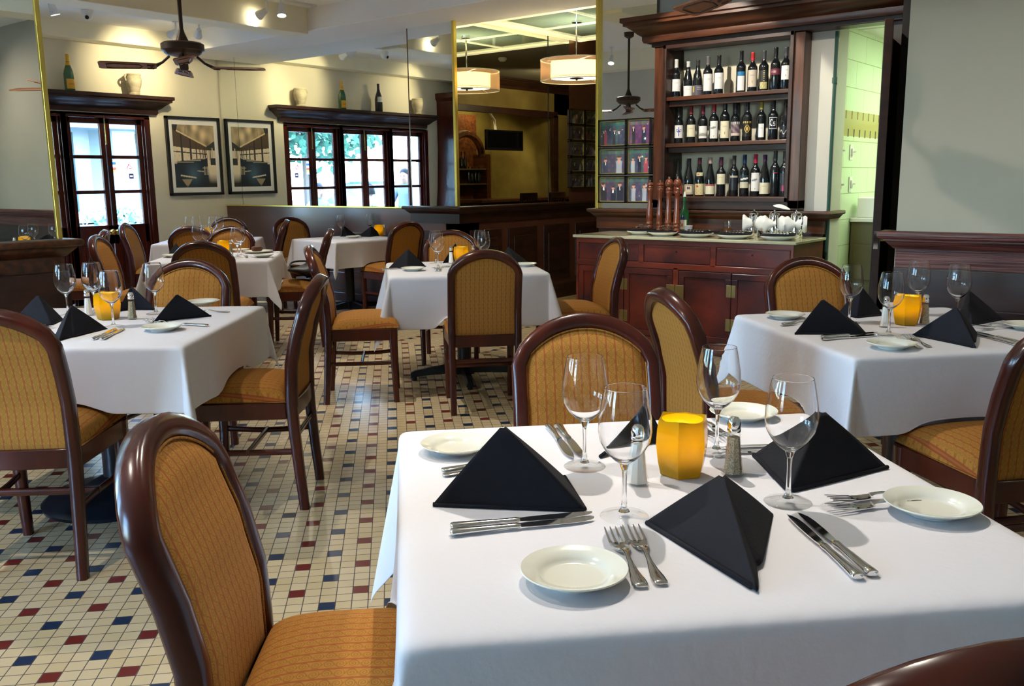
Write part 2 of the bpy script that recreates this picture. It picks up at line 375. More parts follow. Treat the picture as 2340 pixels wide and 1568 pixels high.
# ------------------------------------------------------------------ the room shell
b = MB(); b.box(-4.2, 7.0, -3.0, 10.3, -.06, 0); struct(b.build('floor', FLOOR, smooth=False), 'cream mosaic tile floor with small blue and oxblood accent tiles')
b = MB(); b.box(7.0, 15, -.2, 6.3, -.06, 0); struct(b.build('floor', OAK, smooth=False), 'plain wooden floor of the bar room behind the cabinet wall')
# wall with the three pairs of glazed doors (inner face y = 10)
b = MB(); b.box(2.2, 2.86, 10, 10.28, 0, 3.2); b.box(5.84, 7.1, 10, 10.28, 0, 3.2); b.box(2.86, 5.84, 10, 10.28, 2.1, 3.2)
struct(b.build('wall_left', WALLW, smooth=False), 'cream plaster wall with the glazed doors and the framed carriage photograph')
b = MB(); b.box(2.02, 2.22, 4.95, 10.28, 0, 3.2); struct(b.build('wall_return', WALLG, smooth=False), 'grey plaster side wall running from the mirrored pier to the doors')
b = MB()
b.box(1.25, 2.22, 4.77, 4.95, 0, 3.2); b.box(-4.2, -3.05, 4.77, 4.95, 0, 3.2); b.box(-3.05, 1.25, 4.77, 4.95, 0, .55); b.box(-3.05, 1.25, 4.77, 4.95, 2.62, 3.2)
struct(b.build('wall_pier', WALLG, smooth=False), 'grey plaster wall behind the mirror at the left edge')
b = MB(); b.box(-4.35, -4.2, -3, 4.95, 0, .5); b.box(-4.35, -4.2, -3, 4.95, 2.62, 3.2); b.box(-4.35, -4.2, -3, 2.475, .5, 2.62); b.box(-4.35, -4.2, 4.1, 4.95, .5, 2.62); struct(b.build('wall_far_left', WALLG, smooth=False))
b = MB(); b.box(-4.2, 7.0, -3.0, -2.8, 0, 3.2); struct(b.build('wall_rear', WALLG, smooth=False))
b = MB(); b.box(4.62, 6.7, -2.8, 1.27, 0, 3.2); struct(b.build('wall_right', WALLR, smooth=False), 'plain grey plaster wall at the right edge')
b = MB(); b.box(6.83, 7.0, 5.97, 10.1, 0, 3.2); struct(b.build('wall_mirror', WAINS, smooth=False), 'low brown panelled wall under the long mirror')
b = MB(); b.box(6.70, 6.83, 5.97, 6.62, 0, 3.2); struct(b.build('wall_column', WAINS, smooth=False))
b = MB(); b.box(6.70, 14, 5.97, 6.15, 0, 3.2); struct(b.build('wall_bar_mirror', WAINS, smooth=False), 'dark panelled wall of the bar passage')
# cabinet wall at x = 6.7 with the niche for the wine rack
b = MB()
b.box(6.75, 6.95, 2.33, 2.63, 0, 3.2); b.box(6.75, 6.95, 3.66, 4.34, 0, 3.2); b.box(6.75, 6.95, 2.63, 3.66, 0, 1.17); b.box(6.75, 6.95, 2.63, 3.66, 2.38, 3.2)
b.box(6.93, 7.0, 2.6, 3.7, 1.1, 2.45)
b.box(6.75, 6.95, 1.27, 1.80, 0, 3.2); b.box(6.75, 6.95, 1.80, 2.33, 2.43, 3.2)
struct(b.build('wall_back', WALLG, smooth=False), 'pale plaster wall around the wine rack')
b = MB(); b.box(6.905, 6.93, 2.64, 3.65, 1.18, 2.37); struct(b.build('wall_niche', WALLW, smooth=False))
b = MB(); b.box(-4.2, 7.0, -3.0, 10.3, 3.05, 3.2); struct(b.build('ceiling', CEIL, smooth=False), 'recessed pale ceiling between the painted beams')
b = MB(); b.box(7.0, 15, -.2, 6.3, 2.92, 3.1); struct(b.build('ceiling', mat('bar_ceiling', (.33, .31, .25), .85, bump=(60, .5, (1, 1, 1))), smooth=False), 'grey textured ceiling of the bar room')
# ceiling beams
def beam(n, *a, m=BEAMY, label=None):
    q = MB(); q.box(*a); struct(q.build(n, m, smooth=False, bevel=.008), label)
beam('ceiling_beam', 6.15, 6.95, -2.8, 10.0, 2.83, 3.06, m=BEAMW, label='long pale ceiling beam above the mirrors')
beam('ceiling_beam', 2.2, 6.15, 9.80, 10.0, 2.87, 3.06, label='ceiling beam along the wall over the glazed doors')
beam('ceiling_beam', 2.2, 6.15, 7.45, 7.75, 2.80, 3.06, label='ceiling beam crossing above the far tables')
beam('ceiling_beam', -4.2, 6.15, 4.45, 4.80, 2.80, 3.06, label='ceiling beam in line with the left pier')
beam('ceiling_beam', -4.2, 6.15, .9, 1.2, 2.80, 3.06, label='ceiling beam above the foreground tables')
beam('ceiling_beam', 2.2, 2.45, 4.95, 9.8, 2.80, 3.06, label='ceiling beam along the return wall')

# ------------------------------------------------------------------ mouldings
CROWN = [(0, 0), (.02, 0), (.03, .02), (.03, .05), (.06, .07), (.09, .10), (.13, .13), (.15, .135), (.15, .155), (.17, .165), (.17, .20), (0, .20)]
CAP = [(0, -.17), (.012, -.17), (.012, -.075), (.022, -.07), (.045, -.045), (.055, -.035), (.055, -.03), (.068, -.03), (.075, -.022), (.075, -.006), (.068, 0), (0, 0)]
def mould(name, path, prof, z, m, sc=1.0, label=None, cat=None, parent=None, n=1, st=True):
    q = MB(); q.sweep(path, [(a * sc, z + h * sc) for a, h in prof])
    o = q.build(name, m, parent, ang=50)
    if st: struct(o, label)
    elif label: tag(o, label, cat)
    return o
# cornice shelf above the glazed doors
mould('trim_1', [(2.95, 10.0, -1, 0), (2.95, 9.98, -1, -1), (5.90, 9.98, 1, -1), (5.90, 10.0, 1, 0)], CROWN, 2.13, WOOD_N, label='dark moulded cornice shelf above the glazed doors')
# cornice above rack and kitchen doorway
mould('trim_2', [(6.75, 3.80, 0, 1), (6.56, 3.80, -1, 1), (6.56, 1.86, -1, -1), (6.75, 1.86, 0, -1)], CROWN, 2.40, WOOD_B, sc=.93, label='dark moulded cornice above the wine rack and the kitchen doorway')
b = MB(); b.box(6.60, 6.76, 1.86, 3.78, 2.37, 2.42); struct(b.build('trim_3', WOOD_N, bevel=.004))
# wainscot caps
mould('trim_4', [(6.83, 6.62, 0, 1), (6.70, 6.62, -1, 1), (6.70, 5.97, -1, -1), (13.5, 5.97, 0, -1)], CAP, 1.085, WOOD_N, label='moulded cap rail around the mirrored column and bar wall')
mould('trim_5', [(6.95, 4.34, 0, 1), (6.70, 4.34, -1, 1), (6.70, 2.36, -1, -1), (6.95, 2.36, 0, -1)], CAP, 1.085, WOOD_B, label='moulded cap rail behind the cherry sideboard')
b = MB(); b.box(6.70, 6.76, 2.36, 4.34, 0, 1.0)
for k in range(4): b.box(6.69, 6.71, 2.45 + k * .47, 2.80 + k * .47, .58, .84)
struct(b.build('trim_6', WOOD_N, smooth=False, bevel=.006))
mould('trim_7', [(4.62, -2.79, -1, 0), (4.62, 1.25, -1, 1), (4.70, 1.27, 0, 1)], CAP, 1.075, WOOD_P, sc=1.15, label='heavy grained wainscot rail on the right wall')
b = MB(); b.box(4.60, 4.64, -2.79, 1.27, 0, .90); b.box(4.585, 4.605, -2.79, 1.27, 0, .12)
for k in range(6): b.box(4.59, 4.61, 1.1 - k * .62 - .5, 1.1 - k * .62, .2, .72)
struct(b.build('trim_8', WOOD_N, smooth=False, bevel=.006))
mould('trim_9', [(-3.05, 4.77, 0, -1), (2.22, 4.77, 1, -1), (2.22, 4.97, 1, 0)], CAP, 1.065, WOOD_B, sc=1.2, label='dark moulded cap rail at the left edge of the room')
b = MB(); b.box(-3.0, 2.24, 4.72, 4.78, 0, .9)
for k in range(7): b.box(1.72 - k * .62, 2.14 - k * .62, 4.705, 4.725, .15, .72)
struct(b.build('trim_10', WOOD_N, smooth=False, bevel=.006))
b = MB(); b.box(6.795, 6.84, 6.63, 9.99, 0, 1.055); b.box(6.775, 6.80, 6.63, 9.99, 0, .33); b.box(6.76, 6.80, 6.63, 9.99, 0, .10)
struct(b.build('trim_11', WAINS, smooth=False, bevel=.005), 'smooth brown wainscot under the long mirror')
b = MB(); b.box(6.785, 6.84, 6.63, 9.99, 1.055, 1.068); struct(b.build('trim_12', GOLDTRIM, smooth=False), 'thin pale ledge along the foot of the long mirror')
# raised panels on column and bar wall
b = MB()
b.box(6.69, 6.705, 6.05, 6.52, .15, .84); b.box(6.68, 6.70, 6.12, 6.45, .24, .75)
for k in range(9):
    x = 6.85 + k * .62
    b.box(x, x + .50, 5.955, 5.975, .22, .84); b.box(x + .08, x + .42, 5.945, 5.96, .32, .75)
b.box(6.70, 13.5, 5.94, 5.975, 0, .16)
struct(b.build('trim_13', WOOD_N, smooth=False, bevel=.006))
# dark fluted post beside the doors
b = MB(); b.loft([[(2.22, 9.62 - a, z), (2.66 + a, 9.62 - a, z), (2.66 + a, 9.99, z), (2.22, 9.99, z)] for a, z in ((.12, 0), (.10, .5), (.03, 1.2), (0, 1.8), (0, 2.55), (.03, 2.6), (.03, 2.68))])
struct(b.build('trim_14', WOOD, ang=30, bevel=.01))

# ------------------------------------------------------------------ mirrors
def mirror(name, quad, seams, label, m=MIRROR, trims=()):
    q = MB(); q.add(quad, [(0, 1, 2, 3)])
    o = empty(name, (0, 0, 0), 0, label, 'mirror')
    q.build('mirror_glass', m, o, smooth=False)
    for p0, p1, r in seams:
        t = MB(); t.cyl(p0, p1, r, n=6); t.build('panel_seam', IRON, o)
    for a in trims:
        t = MB(); t.box(*a); t.build('edge_trim', GOLDTRIM, o, smooth=False, bevel=.002)
    return o
XM = 6.795
mirror('wall_mirror_panel', [(XM, 9.98, 1.07), (XM, 6.62, 1.07), (XM, 6.62, 2.83), (XM, 9.98, 2.83)],
       [((XM, 9.6411, 1.07), (XM, 9.6411, 2.83), .002), ((XM, 6.605, 1.07), (XM, 6.605, 2.83), .002)],
       'long wall mirror above the smooth brown wainscot reflecting the glazed doors')
mirror('wall_mirror_panel', [(6.695, 6.60, 1.087), (6.695, 5.99, 1.087), (6.695, 5.99, 2.83), (6.695, 6.60, 2.83)], [],
       'narrow mirror facing the room on the column left of the gold edge', trims=[(6.66, 6.70, 5.955, 5.985, 1.087, 2.83)])
mirror('wall_mirror_panel', [(6.70, 5.965, 1.087), (8.5877, 5.965, 1.087), (8.5877, 5.965, 2.87), (6.70, 5.965, 2.87)],
       [((8.1928, 5.962, 1.087), (8.1928, 5.962, 2.87), .004)],
       'bar passage mirror with pendant lamp and television reflections', MIRRORD)
mirror('wall_mirror_panel', [(6.695, 4.33, 1.09), (6.695, 3.79, 1.09), (6.695, 3.79, 2.83), (6.695, 4.33, 2.83)], [],
       'mirror behind the framed guest photographs left of the wine rack', trims=[(6.66, 6.70, 4.325, 4.35, 1.087, 2.83)])
mirror('wall_mirror_panel', [(1.35, 4.765, 1.07), (2.213, 4.765, 1.07), (2.213, 4.765, 2.80), (1.35, 4.765, 2.80)], [],
       'tall mirror with a gold edge at the left edge of the room', trims=[(2.212, 2.236, 4.755, 4.78, 1.067, 2.80)])

# ------------------------------------------------------------------ glazed double doors (three pairs in one run)
def leaf(parent, x0, x1, knob):
    q = MB(); y0, y1 = 10.06, 10.10
    zr = [.88, 1.235, 1.275, 1.625, 1.665, 2.01]
    q.box(x0, x0 + .055, y0, y1, .02, 2.08); q.box(x1 - .055, x1, y0, y1, .02, 2.08)
    q.box(x0, x1, y0, y1, 2.01, 2.08); q.box(x0, x1, y0, y1, .66, .88); q.box(x0, x1, y0, y1, .02, .2)
    q.box(x0 + .05, x1 - .05, y0, y1, 1.235, 1.275); q.box(x0 + .05, x1 - .05, y0, y1, 1.625, 1.665)
    q.box(x0 + .05, x1 - .05, y0 + .01, y1 - .01, .2, .66); q.box(x0 + .1, x1 - .1, y0 - .005, y1, .27, .59)
    o = q.build('door_leaf', WOOD, parent, smooth=False, bevel=.006)
    g = MB(); g.box(x0 + .05, x1 - .05, 10.078, 10.082, .88, 2.01); g.build('glass_pane', PANE, o, smooth=False)
    if knob:
        kx = x1 - .028 if knob > 0 else x0 + .028
        h = MB(); h.lathe([(.0, 0), (.028, .001), (.028, .006), (.012, .012), (.012, .03), (.03, .04), (.036, .055), (.03, .07), (.0, .076)], 16)
        k = h.build('door_knob', BRASS, o); k.rotation_euler = (radians(90), 0, 0); k.location = (kx, y0, .80)
        if knob < 0:
            h = MB(); h.tube([(0, 0, 0), (0, -.04, 0), (.03, -.05, 0), (.13, -.05, .005)], .01); k2 = h.build('lever_handle', BRASS, o); k2.location = (kx, y0, .80)
    return o
for n in range(3):
    s = -.97 * n
    d = empty('door_%d' % (n + 1)); d['kind'] = 'structure'; d['category'] = 'door'
    d['label'] = ['dark wooden glazed double door with stickers beside the framed photograph', 'middle pair of dark glazed doors, seen in the long mirror', 'glazed door pair farthest from the corner, seen in the mirror'][n]
    q = MB(); q.box(4.80 + s, 4.87 + s, 10.0, 10.14, 0, 2.1); q.box(5.77 + s, 5.84 + s, 10.0, 10.14, 0, 2.1); q.box(4.80 + s, 5.84 + s, 10.0, 10.14, 2.07, 2.13)
    q.box(4.84 + s, 4.89 + s, 10.03, 10.12, 0, 2.1); q.box(5.75 + s, 5.80 + s, 10.03, 10.12, 0, 2.1)
    q.build('door_frame', WOOD, d, smooth=False, bevel=.006)
    leaf(d, 4.88 + s, 5.315 + s, 1 if n == 0 else 0); leaf(d, 5.325 + s, 5.76 + s, -1 if n == 0 else 0)
    h = MB(); h.cyl((5.32 + s, 10.05, 2.08), (5.32 + s, 10.05, 1.80), .007, n=8); h.lathe([(0, 0), (.012, .004), (.012, .014), (0, .02)], 8, (5.32 + s, 10.05, 1.78)); h.build('brass_bolt', BRASS, d)
# stickers on the right leaf of the first door
def disc_logo(u, v):
    r = sqrt((u - .5) ** 2 + (v - .5) ** 2)
    x, y = (u - .5), (v - .5)
    if abs(x + .12 - .5 * y) < .05 and abs(y) < .26 or (abs(y + .18) < .05 and 0 < x < .26) or (abs(x - .17 + y) < .06 and abs(y) < .2): return (.6, .02, .02)
    return (.75, .78, .78) if r < .44 else (.45, .55, .56)
b = MB(); ring = []
o = printed('door_sticker', lambda u, v: (5.58 + .12 * (u - .5) * (1 if 1 else 1) * (1.0 if abs(v - .5) < .3 else sqrt(max(0, 1 - (2 * v - 1) ** 2)) / .8), 10.076, 1.54 + .12 * (v - .5)), 20, 20, disc_logo, None, PRINTT)
tag(o, 'round white sticker with red lettering on the door glass', 'sticker')
def cards(u, v):
    k = int(v * 6)
    return [(.8, .8, .8), (.75, .5, .1), (.7, .1, .05), (.8, .8, .8), (.05, .12, .4), (.75, .6, .5)][k]
tag(printed('door_sticker', lambda u, v: (5.40 + .05 * (u - .5), 10.076, 1.53 + .18 * (v - .5)), 4, 12, cards, None, PRINTT), 'narrow strip of coloured card stickers on the door glass', 'sticker')
tag(printed('door_sticker', lambda u, v: (5.60 + .07 * (u - .5), 10.076, 1.43 + .075 * (v - .5)), 8, 8, lambda u, v: (.01, .01, .015) if (.15 < v < .85) and (.1 < u < .9) and not (abs(v - .5) < .12 and abs(u - .5) < .25) else (.5, .3, .3), None, PRINTT),
    'small square black sticker below the round one on the door glass', 'sticker')
# windows in the pier wall, left of the frame
for n in range(3):
    x0 = -3.03 + n * 1.43
    d = empty('window_%d' % (n + 1)); d['kind'] = 'structure'; d['category'] = 'window'; d['label'] = 'tall dark-framed window in the wall left of the picture'
    q = MB(); q.box(x0, x0 + .08, 4.80, 4.90, .55, 2.62); q.box(x0 + 1.33, x0 + 1.41, 4.80, 4.90, .55, 2.62); q.box(x0, x0 + 1.41, 4.80, 4.90, .55, .65); q.box(x0, x0 + 1.41, 4.80, 4.90, 2.52, 2.62)
    q.box(x0 + .67, x0 + .74, 4.80, 4.90, .55, 2.62)
    for z in (1.2, 1.85): q.box(x0, x0 + 1.41, 4.82, 4.88, z, z + .04)
    q.build('window_frame', WOOD, d, smooth=False, bevel=.005)
    g = MB(); g.box(x0 + .05, x0 + 1.36, 4.848, 4.852, .6, 2.57); g.build('glass_pane', PANE, d, smooth=False)

for n in range(1):
    y0 = 2.475 + n * 1.625
    d = empty('window_%d' % (n + 4)); d['kind'] = 'structure'; d['category'] = 'window'; d['label'] = 'tall dark-framed window of the street front behind the viewer'
    q = MB(); q.box(-4.33, -4.22, y0, y0 + .08, .5, 2.62); q.box(-4.33, -4.22, y0 + 1.545, y0 + 1.625, .5, 2.62); q.box(-4.33, -4.22, y0 + .78, y0 + .85, .5, 2.62)
    for z in (.5, 1.15, 1.83, 2.54): q.box(-4.31, -4.24, y0, y0 + 1.62, z, z + .06)
    q.build('window_frame', WOOD, d, smooth=False)
    g = MB(); g.box(-4.277, -4.273, y0 + .05, y0 + 1.58, .52, 2.6); g.build('glass_pane', PANE, d, smooth=False)

# ------------------------------------------------------------------ kitchen seen through the doorway
b = MB(); b.box(6.96, 9.5, 2.37, 2.50, 0, 2.6); struct(b.build('wall_kitchen', KT, smooth=False), 'pale green glazed block wall of the kitchen with a tan band')
b = MB(); b.box(9.4, 9.5, -.2, 2.37, 0, 2.6); struct(b.build('wall_kitchen', KT, smooth=False))
b = MB(); b.box(6.95, 15.0, -.35, -.2, 0, 3.2); b.box(14.9, 15.05, -.3, 6.3, 0, 3.2); b.box(6.95, 15, 6.1, 6.25, 0, 3.2); b.box(6.7, 6.95, -.35, 1.3, 0, 3.2); struct(b.build('wall_service', WHITE, smooth=False))
b = MB(); b.box(6.96, 9.5, -.2, 2.37, 2.44, 2.5)
for k in range(3): b.box(7.3 + k * .6, 7.31 + k * .6, -.2, 2.37, 2.434, 2.44)
for k in range(3): b.box(6.96, 9.4, .9 + k * .6, .91 + k * .6, 2.434, 2.44)
struct(b.build('ceiling', WHITE, smooth=False), 'white panelled kitchen ceiling')
b = MB(); b.box(6.66, 6.76, 1.80, 1.975, 0, 2.42); struct(b.build('trim_15', WOOD_N, smooth=False, bevel=.004))
kx = 6.7396
b = MB(); b.cyl((kx, 2.345, 0), (kx, 2.345, 2.36), .012, n=10); b.cyl((kx, 2.345, 2.0), (kx, 2.345, 2.04), .018, n=10)
tag(b.build('conduit_pipe', mat('green_pipe', (.03, .09, .07), .4)), 'thin dark green pipe running up the kitchen block wall', 'pipe')
for i, (x, z, lb) in enumerate(((7.0001, 1.5247, 'upper left'), (7.2526, 1.5188, 'upper right'),
                                (7.0209, 1.27, 'lower left'), (7.2735, 1.2737, 'lower right'))):
    e_ = empty('light_switch', (x, 2.37, z), 0, 'white toggle switch, %s of four on the kitchen blocks' % lb, 'switch', 'toggle switches on the kitchen wall')
    q = MB(); q.box(-.035, .035, -.008, 0, -.06, .06); q.build('switch_plate', PLASTIC, e_, smooth=False, bevel=.004)
    q = MB(); q.box(-.014, .014, -.022, -.006, -.03, .03); q.box(-.005, .005, -.045, -.02, -.004, .01); q.build('toggle', PLASTIC, e_, smooth=False, bevel=.003)
e_ = empty('wall_outlet', (6.8842, 2.37, 1.4009), 0, 'yellowed double switch plate beside the green pipe', 'outlet')
q = MB(); q.box(-.04, .04, -.008, 0, -.06, .06); q.build('switch_plate', mat('yellowed_plastic', (.62, .58, .25), .4), e_, smooth=False, bevel=.004)
q = MB(); q.box(-.005, .005, -.04, -.006, .02, .03); q.box(-.005, .005, -.04, -.006, -.03, -.02); q.build('toggle', BRASSD, e_, smooth=False)
X9 = 7.3213
e_ = empty('kitchen_cabinet', (X9 + .30, 2.08, 0), 0, 'olive brown cabinet with a white counter against the kitchen blocks', 'cabinet')
q = MB(); q.box(-.30, .3, -.28, .28, 0, .98); q.box(-.31, -.30, -.25, .25, .52, .8); q.box(-.31, -.30, -.25, .25, .1, .48); q.build('cabinet_body', mat('olive_wood', (.10, .085, .03), .5), e_, smooth=False, bevel=.004)
q = MB(); q.box(-.32, .32, -.3, .285, .98, 1.01); q.build('countertop', PLASTIC, e_, smooth=False, bevel=.004)
q = MB(); q.box(X9 + .03, X9 + .2, 2.15, 2.33, 1.01, 1.17); tag(q.build('white_box', PLASTIC, smooth=False, bevel=.01), 'white box standing on the kitchen counter', 'box')
light('kitchen_ceiling_light', 'AREA', (7.9, 1.4, 2.42), 17, (.80, 1.0, .64), target=(7.9, 1.4, 0), shape='RECTANGLE', size=1.2, size_y=.6)
q = MB(); q.box(7.3, 8.5, 1.1, 1.7, 2.425, 2.438); tag(q.build('ceiling_light_panel', mat('fluorescent_panel', (1, 1, 1), emis=(.85, 1, .7), es=1.5), smooth=False), 'fluorescent panel in the kitchen ceiling', 'light')
# open door leaf seen from its edge
Dn = Vector((5.80, 5.80 * 0.2953, 0)); Df = Vector((6.66, 6.66 * 0.294, 0)); ax = (Df - Dn); L_ = ax.length
e_ = empty('kitchen_door', Dn, atan2(ax.y, ax.x), 'dark wooden door standing open, its edge towards the dining room', 'door')
q = MB(); q.box(0, L_, -.027, .023, .02, 2.26); q.build('door_leaf', WOOD_N, e_, smooth=False, bevel=.003)
q = MB(); q.box(-.004, .001, -.014, .012, .89, 1.0); q.build('latch_plate', STEEL, e_, smooth=False)
q = MB(); q.cyl((.07, -.02, .945), (.07, -.09, .945), .012); q.lathe([(0, -.03), (.02, -.026), (.032, 0), (.02, .026), (0, .03)], 12, (.07, -.095, .945)); q.build('door_knob', BRASS, e_)
b = MB(); b.box(6.1, 6.62, 1.30, 1.72, 0, 2.7); struct(b.build('wall_gap_shade', mat('black_gap_shade', (.01, .008, .008), .8), smooth=False))  # black block added to paint the shaded gap right of the door leaf

# ------------------------------------------------------------------ bar room: passage ceiling, pendant, ochre wall (seen mostly in the bar mirror)
b = MB(); b.box(9.9, 14, 2.55, 2.7, 2.42, 2.92); b.box(7.0, 10.2, 2.5, 2.7, 0, 2.92); b.box(12.85, 14, 2.55, 2.7, 0, 2.92)
struct(b.build('wall_bar', OCHRE, smooth=False), 'mottled ochre wall around the back bar opening')
b = MB(); b.box(9.9, 13.2, 1.2, 1.3, 0, 2.9); struct(b.build('wall_back_bar', OCHRE, smooth=False))
b = MB(); b.box(10.1, 10.2, 1.3, 2.55, 0, 2.9); b.box(12.85, 12.95, 1.3, 2.55, 0, 2.9); struct(b.build('wall_back_bar', OCHRE, smooth=False))
b = MB(); b.box(13.9, 14.1, 2.5, 6.1, 0, 3.0); struct(b.build('wall_bar_end', OCHRE, smooth=False))
mould('trim_16', [(13.9, 2.70, 0, 1), (7.0, 2.70, 0, 1)], CROWN, 2.76, WOOD_N, sc=.8)
b = MB(); b.box(10.15, 12.9, 2.68, 2.74, 2.36, 2.46); b.box(12.78, 12.92, 2.68, 2.74, 0, 2.4); struct(b.build('trim_17', WOOD_N, smooth=False, bevel=.006))
# mirrored ceiling coffer
cz = 2.88
CX0, CX1, CY0, CY1 = 7.02, 8.75, 4.05, 5.93
b = MB(); b.box(CX0, CX1, CY0, CY1, cz - .01, 2.93)
q = MB(); q.box(CX0, CX1, CY0, CY0 + .10, cz - .03, cz + .04); q.box(CX0, CX1, CY1 - .10, CY1, cz - .03, cz + .04)
q.box(CX0, CX0 + .10, CY0, CY1, cz - .03, cz + .04); q.box(CX1 - .10, CX1, CY0, CY1, cz - .03, cz + .04)
cf = empty('ceiling_coffer'); tag(cf, 'lit ceiling coffer with mirrored glass squares above the bar passage', 'ceiling coffer')
b.build('coffer_glass', mat('teal_mirror_reflection', (.40, .56, .48), .06, .35), cf, smooth=False)  # lit reflection of the room is put into the teal base colour
q.build('coffer_rim', COVE, cf, smooth=False)
q = MB()
for k in (1,): q.box(CX0 + k * .86, CX0 + k * .86 + .012, CY0, CY1, cz - .02, cz); q.box(CX0, CX1, CY0 + k * .93, CY0 + k * .93 + .012, cz - .02, cz)
q.build('coffer_bar', COVE, cf, smooth=False)
# drum pendant
pd = empty('pendant_lamp', (7.68, 5.24, 0), 0, 'drum pendant lamp with a sheer outer shade above the bar passage', 'pendant lamp')
q = MB(); q.cyl((0, 0, 2.50), (0, 0, 2.90), .010, n=8); q.lathe([(0, 0), (.05, .0), (.05, .02), (0, .02)], 16, (0, 0, 2.85)); q.build('rod', STEEL, pd)
q = MB(); q.lathe([(.26, 2.325), (.26, 2.475)], 48, cap=False); q.build('inner_shade', LINEN, pd)
q = MB(); q.lathe([(.36, 2.30), (.36, 2.50)], 48, cap=False); q.build('outer_shade', SHEER, pd)
for z in (2.30, 2.50):
    q = MB(); q.tube([(.36 * cos(t * pi / 24), .36 * sin(t * pi / 24), z) for t in range(48)], .004, 6, closed=True); q.build('shade_ring', WHITE, pd)
q = MB()
for a in range(3):
    q.tube([(.02 * cos(a * 2.09), .02 * sin(a * 2.09), 2.5), (.36 * cos(a * 2.09), .36 * sin(a * 2.09), 2.5)], .003, 6)
    q.tube([(.26 * cos(a * 2.09), .26 * sin(a * 2.09), 2.33), (.36 * cos(a * 2.09), .36 * sin(a * 2.09), 2.30)], .003, 6)
q.build('shade_spider', WHITE, pd)
q = MB(); q.lathe([(0, 2.328), (.255, 2.328), (.255, 2.335), (0, 2.335)], 40); q.build('diffuser', LAMPW, pd)
q = MB(); q.lathe([(0, 2.30), (.012, 2.305), (.012, 2.316), (.07, 2.32), (.07, 2.327), (0, 2.327)], 20); q.build('finial', BRONZE, pd)
light('pendant_bulb', 'POINT', (0, 0, 2.41), 9, (1, .85, .55), parent=pd, shadow_soft_size=.08)
light('pendant_downlight', 'SPOT', (0, 0, 2.29), 18, (1, .88, .62), target=None, parent=pd, spot_size=radians(150), shadow_soft_size=.2)
# television on a ceiling arm
def MR(x, y, Yv): return None
tv = empty('television', (0, 0, 0), 0, 'flat black television on a white ceiling arm in the bar', 'television')
def vir(p): return (p[0], 11.93 - p[1], p[2])     # real point behind the glass image
ta = vir((11.4876, 9.6, 2.1463)); tb = vir((12.4584, 9.6, 1.815))
q = MB(); q.box(ta[0], tb[0], ta[1] - .05, ta[1], tb[2], ta[2]); q.build('television_body', BLACKP, tv, smooth=False, bevel=.008)
q = MB(); q.box(ta[0] + .03, tb[0] - .03, ta[1], ta[1] + .003, tb[2] + .05, ta[2] - .03); q.build('screen', SCREEN, tv, smooth=False)
q = MB(); q.tube([(ta[0] + .15, ta[1] - .08, 2.9), (ta[0] + .15, ta[1] - .08, 2.45), (ta[0] + .3, ta[1] - .08, 2.3), (ta[0] + .32, ta[1] - .06, ta[2] - .1)], .022, 8); q.build('ceiling_arm', PLASTIC, tv)
# arched niche of bottles
nx0 = 11.1559; ny = 11.93 - 9.75
e_ = empty('bottle_niche', (nx0 + .15, ny, 0), 0, 'dark arched bottle cabinet in the back bar', 'cabinet')
q = MB(); q.box(-.75, .45, -.35, -.30, 0, 2.4); q.box(.35, .45, -.3, 0, 0, 1.75); q.box(-.75, -.65, -.3, 0, 0, 1.75)
arc = [(.40 * cos(t) - .15, 1.72 + .35 * sin(t)) for t in [k * pi / 12 for k in range(13)]]
q.tube([(x, -.02, z) for x, z in arc], .06, 6); q.build('cabinet_body', WOOD_B, e_)
q = MB()
for z in (1.0, 1.28, 1.52): q.box(-.65, .35, -.3, -.02, z - .02, z)
q.build('shelf', BRASSD, e_, smooth=False)
q = MB(); q.lathe([(0, 0), (.03, 0), (.03, .15), (.011, .2), (.011, .27), (0, .27)], 10)
bb = q.build('liquor_bottle', DARKGL); tag(bb, None, 'bottle', 'bottles in the back bar cabinet'); bb['category'] = 'bottle'
q = MB(); q.lathe([(0, 0), (.022, .002), (.026, .1), (.024, .1), (.02, .005)], 10); gg = q.build('bar_glass', GLASS); gg['category'] = 'glass'
for i in range(9):
    o = bb if i == 0 else bb.copy()
    if i: COL.objects.link(o)
    o.location = (nx0 - .25 + i * .085, ny - .12, 1.52 if i % 9 < 5 else 1.28); o['group'] = 'bottles in the back bar cabinet'; o['label'] = 'dark liquor bottle on the shelves of the arched back bar cabinet'
for i in range(8):
    o = gg if i == 0 else gg.copy()
    if i: COL.objects.link(o)
    o.location = (nx0 - .3 + i * .075, ny - .10, 1.28 if i > 7 else 1.0); o['group'] = 'tumblers in the back bar cabinet'; o['label'] = 'clear tumbler in the row on the lower back bar shelf'
